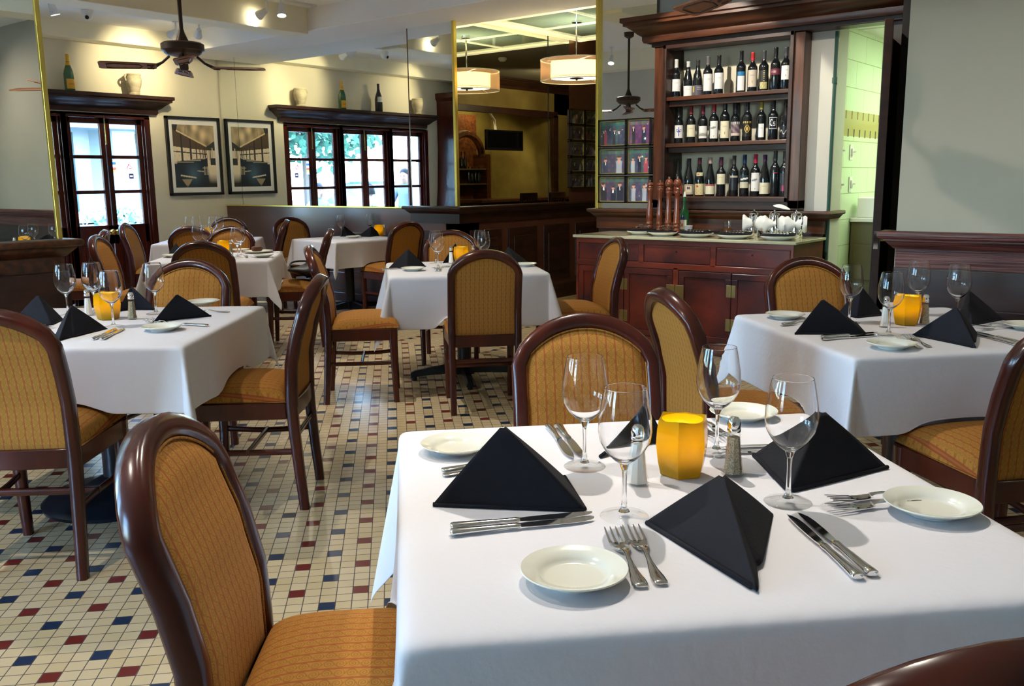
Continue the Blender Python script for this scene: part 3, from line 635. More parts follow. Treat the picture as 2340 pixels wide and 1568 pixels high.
# bar counter and high chairs
cx0 = 10.4
e_ = empty('bar_counter', (11.8, 3.05, 0), 0, 'dark wooden bar counter below the television', 'counter')
q = MB(); q.box(-1.6, 1.6, -.2, .2, 0, 1.0); q.build('counter_body', WOOD_N, e_, smooth=False, bevel=.005)
q = MB(); q.box(-1.65, 1.65, -.28, .28, 1.0, 1.05); q.build('countertop', WOOD_B, e_, smooth=False, bevel=.01)
st = None
for i in range(4):
    if st is None:
        st = empty('bar_chair', (0, 0, 0), 0, 'x', 'chair')
        q = MB(); q.box(-.2, .2, -.2, .2, .70, .74); q.build('seat', WOOD_N, st, smooth=False, bevel=.01)
        for sx_ in (-1, 1):
            for sy_ in (-1, 1):
                q = MB(); q.cyl((sx_ * .17, sy_ * .17, .7), (sx_ * .2, sy_ * .2, 0), .02, .018, 8); q.build('leg', WOOD_N, st)
        q = MB(); q.box(-.2, -.16, .16, .2, .74, 1.12); q.box(.16, .2, .16, .2, .74, 1.12); q.box(-.2, .2, .165, .195, 1.04, 1.14)
        for k in range(4): q.box(-.12 + k * .07, -.1 + k * .07, .17, .19, .74, 1.05)
        q.build('backrest', WOOD_N, st, smooth=False, bevel=.008)
    place(st, i, (10.7 + i * .72, 3.60, 0), 0, ['dark slat-back bar chair, nearest the arched cabinet', 'dark slat-back bar chair, second from the arched cabinet', 'dark slat-back bar chair, third from the arched cabinet', 'dark slat-back bar chair at the far end of the bar counter'][i], 'bar chairs along the counter')
light('back_bar_light', 'SPOT', (11.6, 2.2, 2.75), 45, (1, .85, .4), target=(11.7, 1.4, 1.6), spot_size=radians(120), shadow_soft_size=.15)
light('bar_wash_light', 'SPOT', (11.4, 4.3, 2.85), 55, (1, .82, .45), target=(11.7, 2.6, 2.2), spot_size=radians(120), shadow_soft_size=.2)
q = MB(); q.lathe([(0, 0), (.05, 0), (.06, -.02), (.035, -.05), (0, -.055)], 16, (9.6, 4.2, 2.92)); tag(q.build('smoke_detector', PLASTIC), 'white smoke detector on the grey bar ceiling', 'smoke detector')
# framed guest photographs
def crowd(seed, bright=1.0, n=None, glare=None):
    rnd = random.Random(seed); n = n or rnd.choice((2, 3, 3, 4)); ps = []
    bg = (rnd.uniform(.02, .06), rnd.uniform(.025, .05), rnd.uniform(.04, .08))
    for i in range(n):
        ps.append(((i + .5) / n + rnd.uniform(-.05, .05), rnd.uniform(.55, .72), rnd.uniform(.05, .075) * (3.2 / max(n, 3)),
                   rnd.choice(((.015, .017, .03), (.22, .24, .28), (.03, .035, .06), (.20, .04, .06), (.05, .06, .10), (.02, .02, .025)))))
    def fn(u, v):
        c = bg if rnd is None else (bg[0] + .05 * (sin(u * 23 + seed) * sin(v * 17 + seed) > .55), bg[1] + .02 * (sin(u * 11) > .6) + .03 * (v > .8), bg[2])
        for x, y, r, sh in ps:
            if v < y - r and abs(u - x) < r * 1.55 * min(1, (y - r - v) / (r * 1.2) + .35):
                c = sh
                if abs(u - x) < r * .35 and v > y - r * 3.2: c = (.6, .6, .62) if sh[0] < .1 else (.45, .2, .15)
            if ((u - x) / r) ** 2 + ((v - y) / (r * 1.25)) ** 2 < 1: c = (.34, .17, .13)
            if ((u - x) / (r * 1.05)) ** 2 + ((v - y - r * .8) / (r * .6)) ** 2 < 1: c = (.05, .03, .02)
        return tuple(k * bright for k in c)
    return fn
def photo_frame(name, org, ux, uz, nrm, label, seed, group, bright, n=None):
    """org lower-left corner, ux along width, uz height, nrm out of the wall"""
    org, ux, uz, nrm = map(Vector, (org, ux, uz, nrm)); e = empty(name, org, 0, label, 'framed photograph', group)
    W_, H_ = ux.length, uz.length; a, c = ux.normalized(), uz.normalized(); t = .012
    q = MB()
    for (p, s_, h_) in ((Vector(), W_, t), (c * (H_ - t), W_, t), (Vector(), t, H_), (a * (W_ - t), t, H_)):
        P = [p + nrm * .004, p + a * s_ + nrm * .004, p + a * s_ + c * h_ + nrm * .004, p + c * h_ + nrm * .004]
        q.hexa([x - nrm * .004 for x in P] + [x + nrm * .016 for x in P])
    q.build('frame', BLKF, e, smooth=False)
    q = MB(); m_ = t + .004
    for (p, s_, h_) in ((a * t + c * t, W_ - 2 * t, .005), (a * t + c * (H_ - t - .005), W_ - 2 * t, .005), (a * t + c * t, .005, H_ - 2 * t), (a * (W_ - t - .005) + c * t, .005, H_ - 2 * t)):
        P = [p, p + a * s_, p + a * s_ + c * h_, p + c * h_]
        q.hexa([x + nrm * .002 for x in P] + [x + nrm * .010 for x in P])
    q.build('gilt_slip', GOLDTRIM, e, smooth=False)
    def pos(u, v): return org * 0 + a * (t + .004 + u * (W_ - 2 * t - .008)) + c * (t + .004 + v * (H_ - 2 * t - .008)) + nrm * (.004 + .004 * sin(u * 9 + seed) * sin(v * 7))
    printed('photograph', pos, 34, 26, crowd(seed, bright, n), e, PRINTG)
    return e
ys = (4.318, 4.035, 3.80); zs = (1.13, 1.365, 1.60, 1.833)
nm = (('lower left', 'lower right'), ('middle left', 'middle right'), ('upper left', 'upper right'))
for r in range(3):
    for c_ in range(2):
        hgt = zs[r + 1] - zs[r] - .006
        photo_frame('photo_frame', (6.672, ys[c_], zs[r] + .003), (0, ys[c_ + 1] - ys[c_] + .006, 0), (0, 0, hgt), (-1, 0, 0),
                    'framed photo of people posing, %s of six on the mirror beside the wine rack' % nm[r][c_], 10 + r * 2 + c_, 'framed guest photographs beside the wine rack', 2.3, (3, 2, 2, 3, 6, 2)[r * 2 + c_])
xs = (8.60, 8.88, 9.14)
for r in range(5):
    for c_ in range(2):
        photo_frame('photo_frame', (xs[c_], 5.955, 1.235 + r * .178), (xs[c_ + 1] - xs[c_] - .01, 0, 0), (0, 0, .17), (0, -1, 0),
                    'dim framed photo of guests in the bar, %s column, %s' % (('left', 'right')[c_], ('bottom row', 'second row up', 'middle row', 'second row down', 'top row')[r]), 40 + r * 2 + c_, 'dim framed photographs on the dark bar wall', .6)

# ------------------------------------------------------------------ dining chair
def yb(z):   # lean of the back: y of the stile centre at height z
    P = [(0, -.222), (.22, -.205), (.42, -.192), (.60, -.196), (.72, -.222), (.855, -.265), (.96, -.312)]
    for (a, ya), (c, yc) in zip(P, P[1:]):
        if z <= c:
            t = (z - a) / (c - a); t = max(0, t); return ya + (yc - ya) * (t * t * (3 - 2 * t) * .35 + t * .65)
    return P[-1][1]
def rrect(hw, hd, n=12, p=3.2):
    out = []
    for k in range(n):
        t = 2 * pi * k / n; c, s = cos(t), sin(t)
        out.append((math.copysign(abs(c) ** (2 / p), c) * hw, math.copysign(abs(s) ** (2 / p), s) * hd))
    return out
HW = .192; ZS = .845; RA = .228; ZT = .937    # stile centre half-width, spring of the arch, arch radius, arch top (centre line)
def arch_path():
    P = [(-HW, z) for z in (.44, .52, .62, .72, .80)]
    a0 = math.asin(HW / .24); zc = ZT - .24
    zs = zc + .24 * cos(a0)
    P.append((-HW, zs - .022)); P.append((-HW + .006, zs - .004))
    for k in range(1, 14):
        t = -a0 + 2 * a0 * k / 14; P.append((.24 * sin(t), zc + .24 * cos(t)))
    return P + [(-x, z) for x, z in reversed(P[:7])], zc, zs
def make_chair():
    root = empty('dining_chair', (0, 0, 0), 0, 'x', 'chair', 'dining chairs with arched ochre backs')
    P, zc, zs = arch_path(); q = MB(); rings = []
    for i, (x, z) in enumerate(P):
        a = P[max(i - 1, 0)]; c = P[min(i + 1, len(P) - 1)]; t = Vector((c[0] - a[0], c[1] - a[1])).normalized(); nx, nz = -t.y, t.x
        sl = (yb(z + .02) - yb(z - .02)) / .04; d = Vector((0, 1, -sl)).normalized()
        rings.append([Vector((x + nx * h, yb(z) + 0, z + nz * h)) + Vector((0, (yb(z + nz * h) - yb(z)), 0)) + d * w for h, w in rrect(.0215, .027)])
    q.loft(rings); q.build('back_frame', WOOD, root, ang=70)
    # fabric panel, puffed on both faces
    def top(x): return min(zs - .028, 9) if abs(x) > HW - .02 else zc + sqrt(max(.0, (.24 - .018) ** 2 - x * x))
    wv = HW - .016
    def face(sg, puff):
        def f(u, v):
            x = (2 * u - 1) * wv; z0 = .462; z1 = zc + sqrt((.24 - .016) ** 2 - (x * .985) ** 2)
            z = z0 + (z1 - z0) * v; e = min(1, min(u, 1 - u) * 9, min(v, 1 - v) * 12)
            e = sin(e * pi / 2); return (x, yb(z) + sg * (.008 + puff * e) + .012 * (1 - (x / wv) ** 2) * -1 * 0, z)
        return f
    q = MB(); q.grid(face(1, .014), 18, 22); q.grid(face(-1, .004), 18, 22)
    q.uv = lambda co: (co.x + .01, co.z); q.build('backrest', FAB, root, ang=180)
    def weltz(sg):
        pts = []
        for k in range(41):
            x = -wv + .003 + (2 * wv - .006) * k / 40; pts.append((x, yb(0) * 0 + yb(zc + sqrt((.222) ** 2 - (x * .985) ** 2)) + sg * .016, zc + sqrt((.222) ** 2 - (x * .985) ** 2)))
        return pts
    q = MB(); q.tube(weltz(1), .0028, 6)
    for s_ in (-1, 1): q.tube([(s_ * (wv - .003), yb(z) + .016, z) for z in [.47 + .04 * k for k in range(10)]], .0028, 6)
    q.uv = lambda co: (co.x + .01, co.z); q.build('welt', FAB, root, ang=180)
    q = MB(); q.loft([[(x, yb(z) + w - .012 * (1 - (x / HW) ** 2), z) for z, w in ((.395, -.014), (.395, .012), (.464, .012), (.464, -.014))] for x in (-HW, -.14, -.07, 0, .07, .14, HW)]); q.build('back_rail', WOOD, root, bevel=.004)
    for s_ in (-1, 1):   # rear legs continue the stiles
        q = MB(); q.loft([[Vector((s_ * (HW + .0 * z), yb(z), z)) + Vector((h, w, 0)) for h, w in rrect(.0205 - .003 * (1 - z / .45), .0235 - .004 * (1 - z / .45), 12, 5)] for z in (0, .06, .15, .25, .35, .45)])
        q.build('leg', WOOD, root, ang=50)
    for s_ in (-1, 1):
        q = MB(); q.loft([[Vector((s_ * (.198 - .004 * (1 - z / .4)), .195 + .01 * (1 - z / .4) ** 2, z)) + Vector((h, w, 0)) for h, w in rrect(.0165 + .006 * z / .4, .0165 + .006 * z / .4, 12, 5)] for z in (0, .1, .2, .3, .4, .455)])
        q.build('leg', WOOD, root, ang=50)
    q = MB(); z0, z1 = .39, .462
    out = [(-.218, .222), (.218, .222), (.206, -.17), (-.206, -.17)]; inn = [(-.195, .2), (.195, .2), (.184, -.15), (-.184, -.15)]
    q.loft([[(x, y, z0) for x, y in out], [(x, y, z1) for x, y in out], [(x, y, z1) for x, y in inn], [(x, y, z0) for x, y in inn]], cap=False, closed=True)
    q.build('seat_frame', WOOD, root, smooth=False, bevel=.004)
    def cush(u, v):
        a, b = 2 * u - 1, 2 * v - 1
        wx = .222 - .012 * (1 - v); x = a * wx; y = -.175 + .408 * v
        e = (1 - abs(a) ** 5) * (1 - abs(b) ** 5); r = max(0, e) ** .42
        crown = .022 * (1 - a * a) * (1 - b * b)
        return (x * (.96 + .04 * min(1, r * 1.5)), y, .466 + .060 * r + crown)
    q = MB(); q.grid(cush, 26, 26); q.grid(lambda u, v: ((2 * u - 1) * .213, -.175 + .408 * v, .464), 2, 2)
    q.uv = lambda co: (co.x, co.y + .3); q.build('seat', FAB, root, ang=180)
    def str_(pts, name='stretcher'):
        q = MB(); q.loft([[Vector(p) + (Vector((0, w, h)) if abs(pts[0][0] - pts[-1][0]) > .1 else Vector((w, 0, h))) for w, h in rrect(.008, .012, 10, 4)] for p in pts]); q.build(name, WOOD, root, ang=50)
    for s_ in (-1, 1): str_([(s_ * (.196 - .020 * sin(pi * k / 6)), -.205 + .40 * k / 6, .25 - .006 * sin(pi * k / 6)) for k in range(7)])
    str_([(-.19 + .38 * k / 6, yb(.31) - .002, .312) for k in range(7)])
    str_([(-.185 + .37 * k / 6, .0, .246) for k in range(7)])
    return root
CHAIRS = [
 ('F_left', 0.955, 1.145, -49.0, 'dining chair in the left foreground, its inner back turned to the foreground table'),
 ('F_back', 1.925, 1.235, -137.0, 'dining chair facing the viewer behind the foreground table, scroll fabric clearly seen'),
 ('F_front', 1.02, .30, 45.0, 'chair back whose polished top rail just enters the lower right corner'),
 ('R_front', 3.09, .50, 49.5, 'dining chair cut by the right edge, its seat under the right table'),
 ('R_back', 4.063, 1.375, -134.5, 'dining chair facing the viewer behind the right table, before the sideboard doors'),
 ('R_left', 3.037, 1.359, -38.0, 'dining chair between the foreground table and the right table, seen from its hollow back'),
 ('C_right', 4.894, 3.344, 143.0, 'dining chair turned to the left in front of the sideboard drawers'),
 ('C_front', 4.045, 3.445, 46.0, 'dining chair seen squarely from behind in the middle of the room'),
 ('C_back', 4.985, 4.55, -141.0, 'dining chair facing the viewer on the far side of the centre table'),
 ('C_left', 3.775, 4.20, -45.0, 'dining chair at the left of the centre table, seat towards the hanging cloth corner'),
 ('L_right', 2.254, 3.200, 131.0, 'dining chair in side view between the left table and the tiled aisle'),
 ('L_front', 1.400, 3.280, 41.0, 'dining chair at the left edge seen from behind, pushed to the left table'),
 ('L_back', 2.35, 3.97, -142.0, 'dining chair facing the viewer behind the left table'),
 ('T2_front', 3.67, 5.60, 42.0, 'darker dining chair back just behind the chair of the left table'),
 ('T2_back', 4.55, 6.80, -142.0, 'dining chair facing the viewer behind the table with the brown bread'),
 ('T2_left', 3.66, 6.60, -45.0, 'dining chair leaning to the left, second from the left pier, before the doors'),
 ('T2_right', 4.726, 6.04, 136.0, 'dining chair with a black bag on its seat'),
 ('T3_front', 4.84, 7.60, 44.0, 'dining chair seen from behind at the farthest left table'),
 ('T3_back', 5.80, 8.65, -140.0, 'dining chair facing the viewer in the far corner below the carriage photograph'),
 ('T3_left', 4.90, 8.45, -46.0, 'dining chair closest to the brass lever of the glazed doors'),
 ('T3_right', 5.72, 7.90, 137.0, 'thin edge-on chair standing against the smooth brown wainscot'),
 ('T4_right', 3.67, 7.72, 141.0, 'narrow chair back just right of the left pier, below the door knob'),
 ('M_back', 6.30, 7.93, -104.0, 'dining chair facing the viewer against the long wainscot below the mirror'),
 ('M_right', 6.263, 6.50, 84.0, 'dining chair seen from behind at the mirror-side table, left of the dark column'),
]
c0 = make_chair(); CH = {}
for i, (k, x, y, t, lb) in enumerate(CHAIRS):
    place(c0, i, (x, y, 0), radians(t - 90), lb); CH[k] = (x, y, radians(t))

# ------------------------------------------------------------------ tables and cloths
ZC = .765
def table(key, cx, cy, ang, h, where, base='cross'):
    e = empty('dining_table', (cx, cy, 0), radians(ang), 'pedestal dining table under the cloth %s' % where, 'table', 'cloth-covered dining tables')
    q = MB(); q.box(-h + .012, h - .012, -h + .012, h - .012, .725, .758); q.build('tabletop', WOOD, e, smooth=False, bevel=.006)
    if base == 'cross':
        q = MB(); q.cyl((0, 0, .05), (0, 0, .725), .048, .048, 16); q.box(-.06, .06, -.06, .06, .04, .12); q.build('pedestal', IRON, e)
        for k in range(4):
            a = k * pi / 2; q = MB(); c, s_ = cos(a), sin(a)
            def pt(r, w, z): return (r * c - w * s_, r * s_ + w * c, z)
            q.loft([[pt(r, -w, z0), pt(r, w, z0), pt(r, w * .6, z1), pt(r, -w * .6, z1)] for r, w, z0, z1 in ((.03, .035, .045, .115), (.2, .032, .04, .09), (.34, .028, .03, .07), (.37, .026, .02, .055))])
            q.cyl(pt(.345, 0, 0), pt(.345, 0, .03), .018, n=10); q.build('base_foot', IRON, e, ang=40)
    else:
        q = MB(); q.cyl((0, 0, .05), (0, 0, .725), .055, .05, 16); q.build('pedestal', IRON, e)
        q = MB(); q.lathe([(0, 0), (.30, 0), (.305, .015), (.28, .035), (.15, .06), (.06, .11), (0, .11)], 40); q.build('base_disc', IRON, e)
    return e
def cloth(cx, cy, ang, h, drop, seats, seed, label, flare=.2, key=''):
    rnd = random.Random(seed); ph = [rnd.uniform(0, 6.28) for _ in range(8)]
    a0 = radians(ang); ca, sa = cos(a0), sin(a0); Sx = h + drop; M = 84
    def warp(t):  # denser sampling near the edge of the top
        return t
    ts = []
    nin = 26; nout = 22
    for i in range(nin + 1): ts.append(-h + 2 * h * i / nin)
    full = [-h - drop * (nout - i) / nout for i in range(nout)] + ts + [h + drop * (i + 1) / nout for i in range(nout)]
    K = len(full) - 1
    def pt(a, b):
        xa, xb = max(-h, min(h, a)), max(-h, min(h, b)); ea, eb = a - xa, b - xb; r = sqrt(ea * ea + eb * eb)
        rad = .016
        if r < 1e-9:
            edge = min(h - abs(a), h - abs(b)); return [xa, xb, ZC + .0012 * sin(a * 9 + ph[0]) * sin(b * 8 + ph[1]) * min(1, edge * 8)]
        da, db = ea / r, eb / r
        if abs(ea) > 1e-9 and abs(eb) > 1e-9:
            phi = atan2(abs(eb), abs(ea)); k = sin(2 * phi); k = k * k
            spread = .035 + (flare + (.14 if key == 'F' and ea > 0 and eb > 0 else 0)) * k ** 1.3 + .05 * sin(6 * phi + ph[2]) * sin(2 * phi)
        else: spread = .035
        s_ = (xa * 3 + xb * 5)
        t = r / drop
        along = (b if abs(ea) > 1e-9 and abs(eb) < 1e-9 else a)
        if not (abs(ea) > 1e-9 and abs(eb) > 1e-9):
            side = (1 if ea > 0 else 2) if abs(ea) > 1e-9 else (3 if eb > 0 else 4)
            fall = 1 - (abs(along) / h) ** 4
            spread += fall * .055 * t * (sin(along * (7 + side) + ph[side]) + .5 * sin(along * 15 + ph[(side + 3) % 8]))
            for c_ in (.133, -.286): spread += .06 * t * math.exp(-((along - c_) / .017) ** 2)
            spread = max(spread, .01)
        if r < rad * 1.57:
            th = r / rad; out = rad * sin(th); dz = rad * (1 - cos(th))
            return [xa + da * (out - rad * 0), xb + db * out, ZC - dz]
        l = r - rad * 1.57; out = rad + l * spread; dz = rad + l * sqrt(max(.2, 1 - spread * spread))
        return [xa + da * out, xb + db * out, ZC - dz]
    vs = []
    for b in full:
        for a in full:
            p = pt(a, b); X = cx + p[0] * ca - p[1] * sa; Y = cy + p[0] * sa + p[1] * ca; z = p[2]
            for s in seats:
                x, y, t = CH[s]; fx, fy = cos(t), sin(t); dx, dy = X - x, Y - y
                ly = dx * fx + dy * fy; lx = dx * fy - dy * fx
                aa = lx / .218; bb = (ly + .175) / .408 * 2 - 1
                if abs(aa) < 1.06 and abs(bb) < 1.05:
                    ea_ = max(0, (1 - abs(aa) ** 5) * (1 - abs(bb) ** 5)) ** .42
                    top = .474 + .060 * ea_ + .022 * max(0, 1 - aa * aa) * max(0, 1 - bb * bb)
                    if z < top:
                        over = top - z; z = top + .003 + .006 * abs(sin(over * 40 + ly * 20))
            vs.append((X, Y, z))
    n = len(full); fs = [(j * n + i, j * n + i + 1, (j + 1) * n + i + 1, (j + 1) * n + i) for j in range(n - 1) for i in range(n - 1)]
    q = MB(); q.add(vs, fs); o = q.build('tablecloth', CLOTH, ang=180, sub=1, solid=.0015)
    tag(o, label, 'tablecloth', 'white tablecloths'); return o
TABLES = {
 'F': (1.448, .772, 45.3, .495, .36, ('F_left', 'F_back', 'F_front'), 'in the foreground', 'cross'),
 'R': (3.60, .925, 47, .48, .27, ('R_front', 'R_back', 'R_left'), 'at the right wall', 'cross'),
 'C': (4.533, 4.02, 47, .49, .34, ('C_front', 'C_back', 'C_right'), 'in the centre of the room', 'cross'),
 'L': (1.854, 3.665, 38, .52, .255, ('L_right', 'L_front', 'L_back'), 'beside the left pier', 'disc'),
 'T2': (4.13, 6.25, 46, .44, .28, ('T2_front', 'T2_back', 'T2_left', 'T2_right'), 'behind the left table', 'cross'),
 'T3': (5.32, 8.15, 47, .46, .27, ('T3_front', 'T3_back', 'T3_left', 'T3_right'), 'in the far left corner', 'cross'),
 'M': (6.24, 7.10, 82, .40, .27, ('M_back', 'M_right'), 'beside the long mirror', 'cross'),
 'T4': (3.12, 8.22, 47, .45, .27, ('T4_right',), 'half hidden by the left pier', 'cross'),
}
CL = {'F': 'white tablecloth on the large foreground table', 'R': 'white tablecloth on the table at the right wall', 'C': 'white tablecloth with pointed corners on the centre table',
      'L': 'white tablecloth on the table beside the left pier', 'T2': 'white tablecloth of the table carrying the brown bread', 'T3': 'white tablecloth in the far left corner below the carriage photograph',
      'M': 'bluish white tablecloth of the table beside the long mirror', 'T4': 'sliver of white tablecloth just right of the left pier'}
for i, (k, (x, y, a, h, d, st_, wh, bs)) in enumerate(TABLES.items()):
    table(k, x, y, a, h, wh, bs); cloth(x, y, a, h, d, st_, 20 + i, CL[k], {'F': .10, 'R': .2, 'C': .34, 'T2': .32, 'L': .2}.get(k, .22), k)
# bag on the chair
t = CH['T2_right']
q = MB()
def bagf(u, v):
    a, p = 2 * pi * u, pi * (v - .5); return (t[0] + .06 + .15 * cos(a) * cos(p) * (1 + .1 * sin(3 * a)), t[1] - .06 + .12 * sin(a) * cos(p), .622 + (.05 + .02 * cos(a)) * sin(p) + .012 * cos(2 * a) * cos(p))
q.grid(bagf, 28, 14); q.tube([(t[0] + .06 + .14 * cos(k * .3), t[1] - .06 + .10 * sin(k * .3), .66 + .03 * sin(k * .3)) for k in range(11)], .008, 6)
tag(q.build('handbag', BAGM, ang=180), 'slouched black bag lying on a chair seat', 'bag')

# ------------------------------------------------------------------ table settings
THIN = pane_glass('thin_clear_glass', (.985, .99, .985), .045)
BOWL = clear_glass('blown_glass', (1, 1, 1), 0, 1.33)
def make_glass():
    e = empty('wine_glass', (0, 0, 0), 0, 'x', 'wine glass', 'clear wine glasses')
    outer = [(.0, .0), (.041, .0), (.0425, .0015), (.041, .003), (.025, .0055), (.010, .010), (.0055, .018), (.0042, .035), (.0040, .065), (.0048, .085), (.009, .0965), (.020, .1045), (.033, .118), (.0432, .136), (.0462, .154), (.0452, .178), (.0405, .207), (.0379, .220), (.0359, .2290), (.03585, .2298), (.0356, .2303)]
    inner = [(.0354, .2302), (.0353, .2296), (.0354, .2289), (.0373, .220), (.0398, .207), (.0445, .178), (.0454, .154), (.0424, .1365), (.0322, .119), (.019, .1062), (.006, .1005), (0, .0998)]
    q = MB(); q.lathe(outer[:6], 40); q.build('glass_foot', THIN, e, ang=60)
    q = MB(); q.lathe([(0, .009)] + outer[5:10] + [(0, .0851)], 24); q.build('glass_stem', GLASS, e, ang=60)
    q = MB(); q.lathe([(0, .0835), (.0046, .084)] + outer[10:] + inner, 44); q.build('glass_bowl', BOWL, e, ang=28)
    return e
G0 = [make_glass()]; cnt = {}
def one(key, first, loc, rz, label, group=None):
    i = cnt.get(key, 0); cnt[key] = i + 1
    return place(first, i, loc, rz, label, group)
def make_plate():
    q = MB(); q.lathe([(0, .004), (.036, .004), (.04, 0), (.044, 0), (.046, .004), (.066, .012), (.0785, .0185), (.0797, .020), (.0785, .0214), (.070, .0185), (.056, .0150), (.051, .0105), (.046, .0068), (.042, .0060), (0, .0060)], 56)
    return tag(q.build('bread_plate', PORC, ang=50), 'x', 'plate', 'small white bread plates')
P0 = make_plate()
def make_knife():
    e = empty('table_knife', (0, 0, 0), 0, 'x', 'knife', 'table knives laid in pairs')
    # along +x : handle end at -.125, tip at .125
    q = MB(); prof = [(-.125, .0085, .0045), (-.122, .0105, .0055), (-.11, .0100, .0058), (-.07, .0078, .005), (-.03, .0062, .0042), (-.018, .0072, .0046), (-.012, .0075, .0046), (-.006, .006, .0032)]
    q.loft([[(x, a * cos(t), .006 + c * sin(t)) for t in [2 * pi * k / 14 for k in range(14)]] for x, a, c in prof]); q.build('handle', STEEL, e, ang=60)
    q = MB(); bl = [(-.008, -.005, .0055), (.01, -.008, .0075), (.05, -.0095, .0085), (.085, -.0095, .0082), (.105, -.0075, .0072), (.118, -.003, .0055), (.125, .003, .0042)]
    q.loft([[(x, y0, .0045), (x, y0, .0052), (x, y1, .0072), (x, y1, .0050)] for x, y0, y1 in bl]); q.build('blade', STEEL, e, ang=40)
    return e
K0 = make_knife()
def make_fork():
    e = empty('table_fork', (0, 0, 0), 0, 'x', 'fork', 'table forks laid in pairs')
    def zc(x): return .004 + .010 * max(0, (x - .005) / .10) ** 1.6 + (.006 * math.exp(-((x + .0) / .03) ** 2))
    q = MB(); pr = [(-.105, .004, .0012), (-.104, .009, .0022), (-.095, .0108, .0026), (-.08, .0105, .0026), (-.055, .0075, .0026), (-.03, .0045, .0027), (-.005, .0036, .0028), (.012, .0042, .0026), (.02, .008, .0018)]
    q.loft([[(x, a * cos(t), zc(x) + c * sin(t)) for t in [2 * pi * k / 12 for k in range(12)]] for x, a, c in pr]); q.build('handle', STEEL, e, ang=60)
    q = MB(); hd = [(.018, .0075, .0016), (.026, .0112, .0013), (.038, .0128, .0012), (.050, .0125, .0012), (.056, .0122, .0012)]
    q.loft([[(x, -a, zc(x) - .0035), (x, 0, zc(x) - .0062), (x, a, zc(x) - .0035), (x, a, zc(x) - .0035 + c), (x, 0, zc(x) - .0062 + c), (x, -a, zc(x) - .0035 + c)] for x, a, c in hd])
    for k in range(4):
        y = (-1.5 + k) * .0071
        q.loft([[(x, y * s + a, zc(x) - .004 - .0015 * (1 - abs(k - 1.5) / 1.5) * (1 if x < .08 else .3)), (x, y * s - a, zc(x) - .004 - .0015 * (1 - abs(k - 1.5) / 1.5) * (1 if x < .08 else .3)), (x, y * s - a, zc(x) - .0025), (x, y * s + a, zc(x) - .0025)]
                for x, a, s in ((.054, .0030, 1.2), (.062, .0021, 1.3), (.08, .0018, 1.3), (.098, .0014, 1.28), (.105, .0006, 1.27))])
    q.build('fork_head', STEEL, e, ang=40)
    return e
F0 = make_fork()
def make_candle():
    e = empty('candle_holder', (0, 0, 0), 0, 'x', 'candle holder', 'amber glass candle holders')
    q = MB(); rings = []
    def hexr(r, k, n=36, sharp=1.0):
        t = 2 * pi * k / n; a = (t % (pi / 3)) - pi / 6; rr_ = r * (cos(pi / 6) / cos(a)); return (rr_ * (sharp) + r * .93 * (1 - sharp))
    for r, z, sh in ((.001, 0, 1), (.040, 0, 1), (.044, .004, 1), (.050, .03, 1), (.0545, .065, 1), (.0525, .095, 1), (.0495, .114, 1)):
        rings.append([(hexr(r, k, 36, sh) * cos(2 * pi * k / 36), hexr(r, k, 36, sh) * sin(2 * pi * k / 36), z + (.004 * (abs(sin(1.5 * 2 * pi * k / 36 + 0)) ** 6) if z > .11 else 0)) for k in range(36)])
    for r, z in ((.0405, .113), (.0385, .095), (.0385, .02), (.03, .012), (.001, .011)): rings.append([(r * cos(2 * pi * k / 36), r * sin(2 * pi * k / 36), z) for k in range(36)])
    q.loft(rings, cap=False); q.build('glass_holder', AMBER, e, ang=24)
    q = MB(); q.lathe([(0, .012), (.028, .012), (.028, .040), (.012, .039), (0, .038)], 20); q.build('candle', mat('candle_wax', (.85, .8, .65), .6) if 'candle_wax' not in bpy.data.materials else bpy.data.materials['candle_wax'], e)
    q = MB(); q.lathe([(0, .040), (.006, .048), (.008, .056), (.005, .070), (0, .084)], 12); q.build('flame', FLAME, e, ang=180)
    light('candle_light', 'POINT', (0, 0, .075), (.26), (1, .84, .40), parent=e, shadow_soft_size=.012)
    return e
A0 = make_candle()
def make_shaker(kind):
    e = empty(kind + '_shaker', (0, 0, 0), 0, 'x', 'shaker', kind + ' shakers')
    fill = mat('salt_fill', (.93, .92, .88), .7) if kind == 'salt' else mat('pepper_fill', (.52, .42, .26), .8, noise=((.12, .08, .04), 420, (1, 1, 1)))
    q = MB()
    def ring(r, z, n=8): return [(r * cos(2 * pi * k / n + .2), r * sin(2 * pi * k / n + .2), z) for k in range(n)]
    q.loft([ring(.0215, 0), ring(.0225, .003), ring(.0175, .025), ring(.0145, .06), ring(.0125, .085), ring(.012, .09)]); q.build('shaker_glass', THIN, e, ang=20)
    q = MB(); q.loft([ring(.0185, .005), ring(.0158, .024), ring(.0128, .06), ring(.0112, .078)]); q.build('contents', fill, e, ang=20)
    q = MB(); q.lathe([(.0125, .088), (.0135, .089), (.0135, .095), (.0125, .096), (.013, .098), (.0135, .103), (.012, .112), (.0075, .1175), (0, .119)], 20); q.build('screw_cap', CHROME, e, ang=50)
    return e
S0 = make_shaker('salt'); Q0 = make_shaker('pepper')
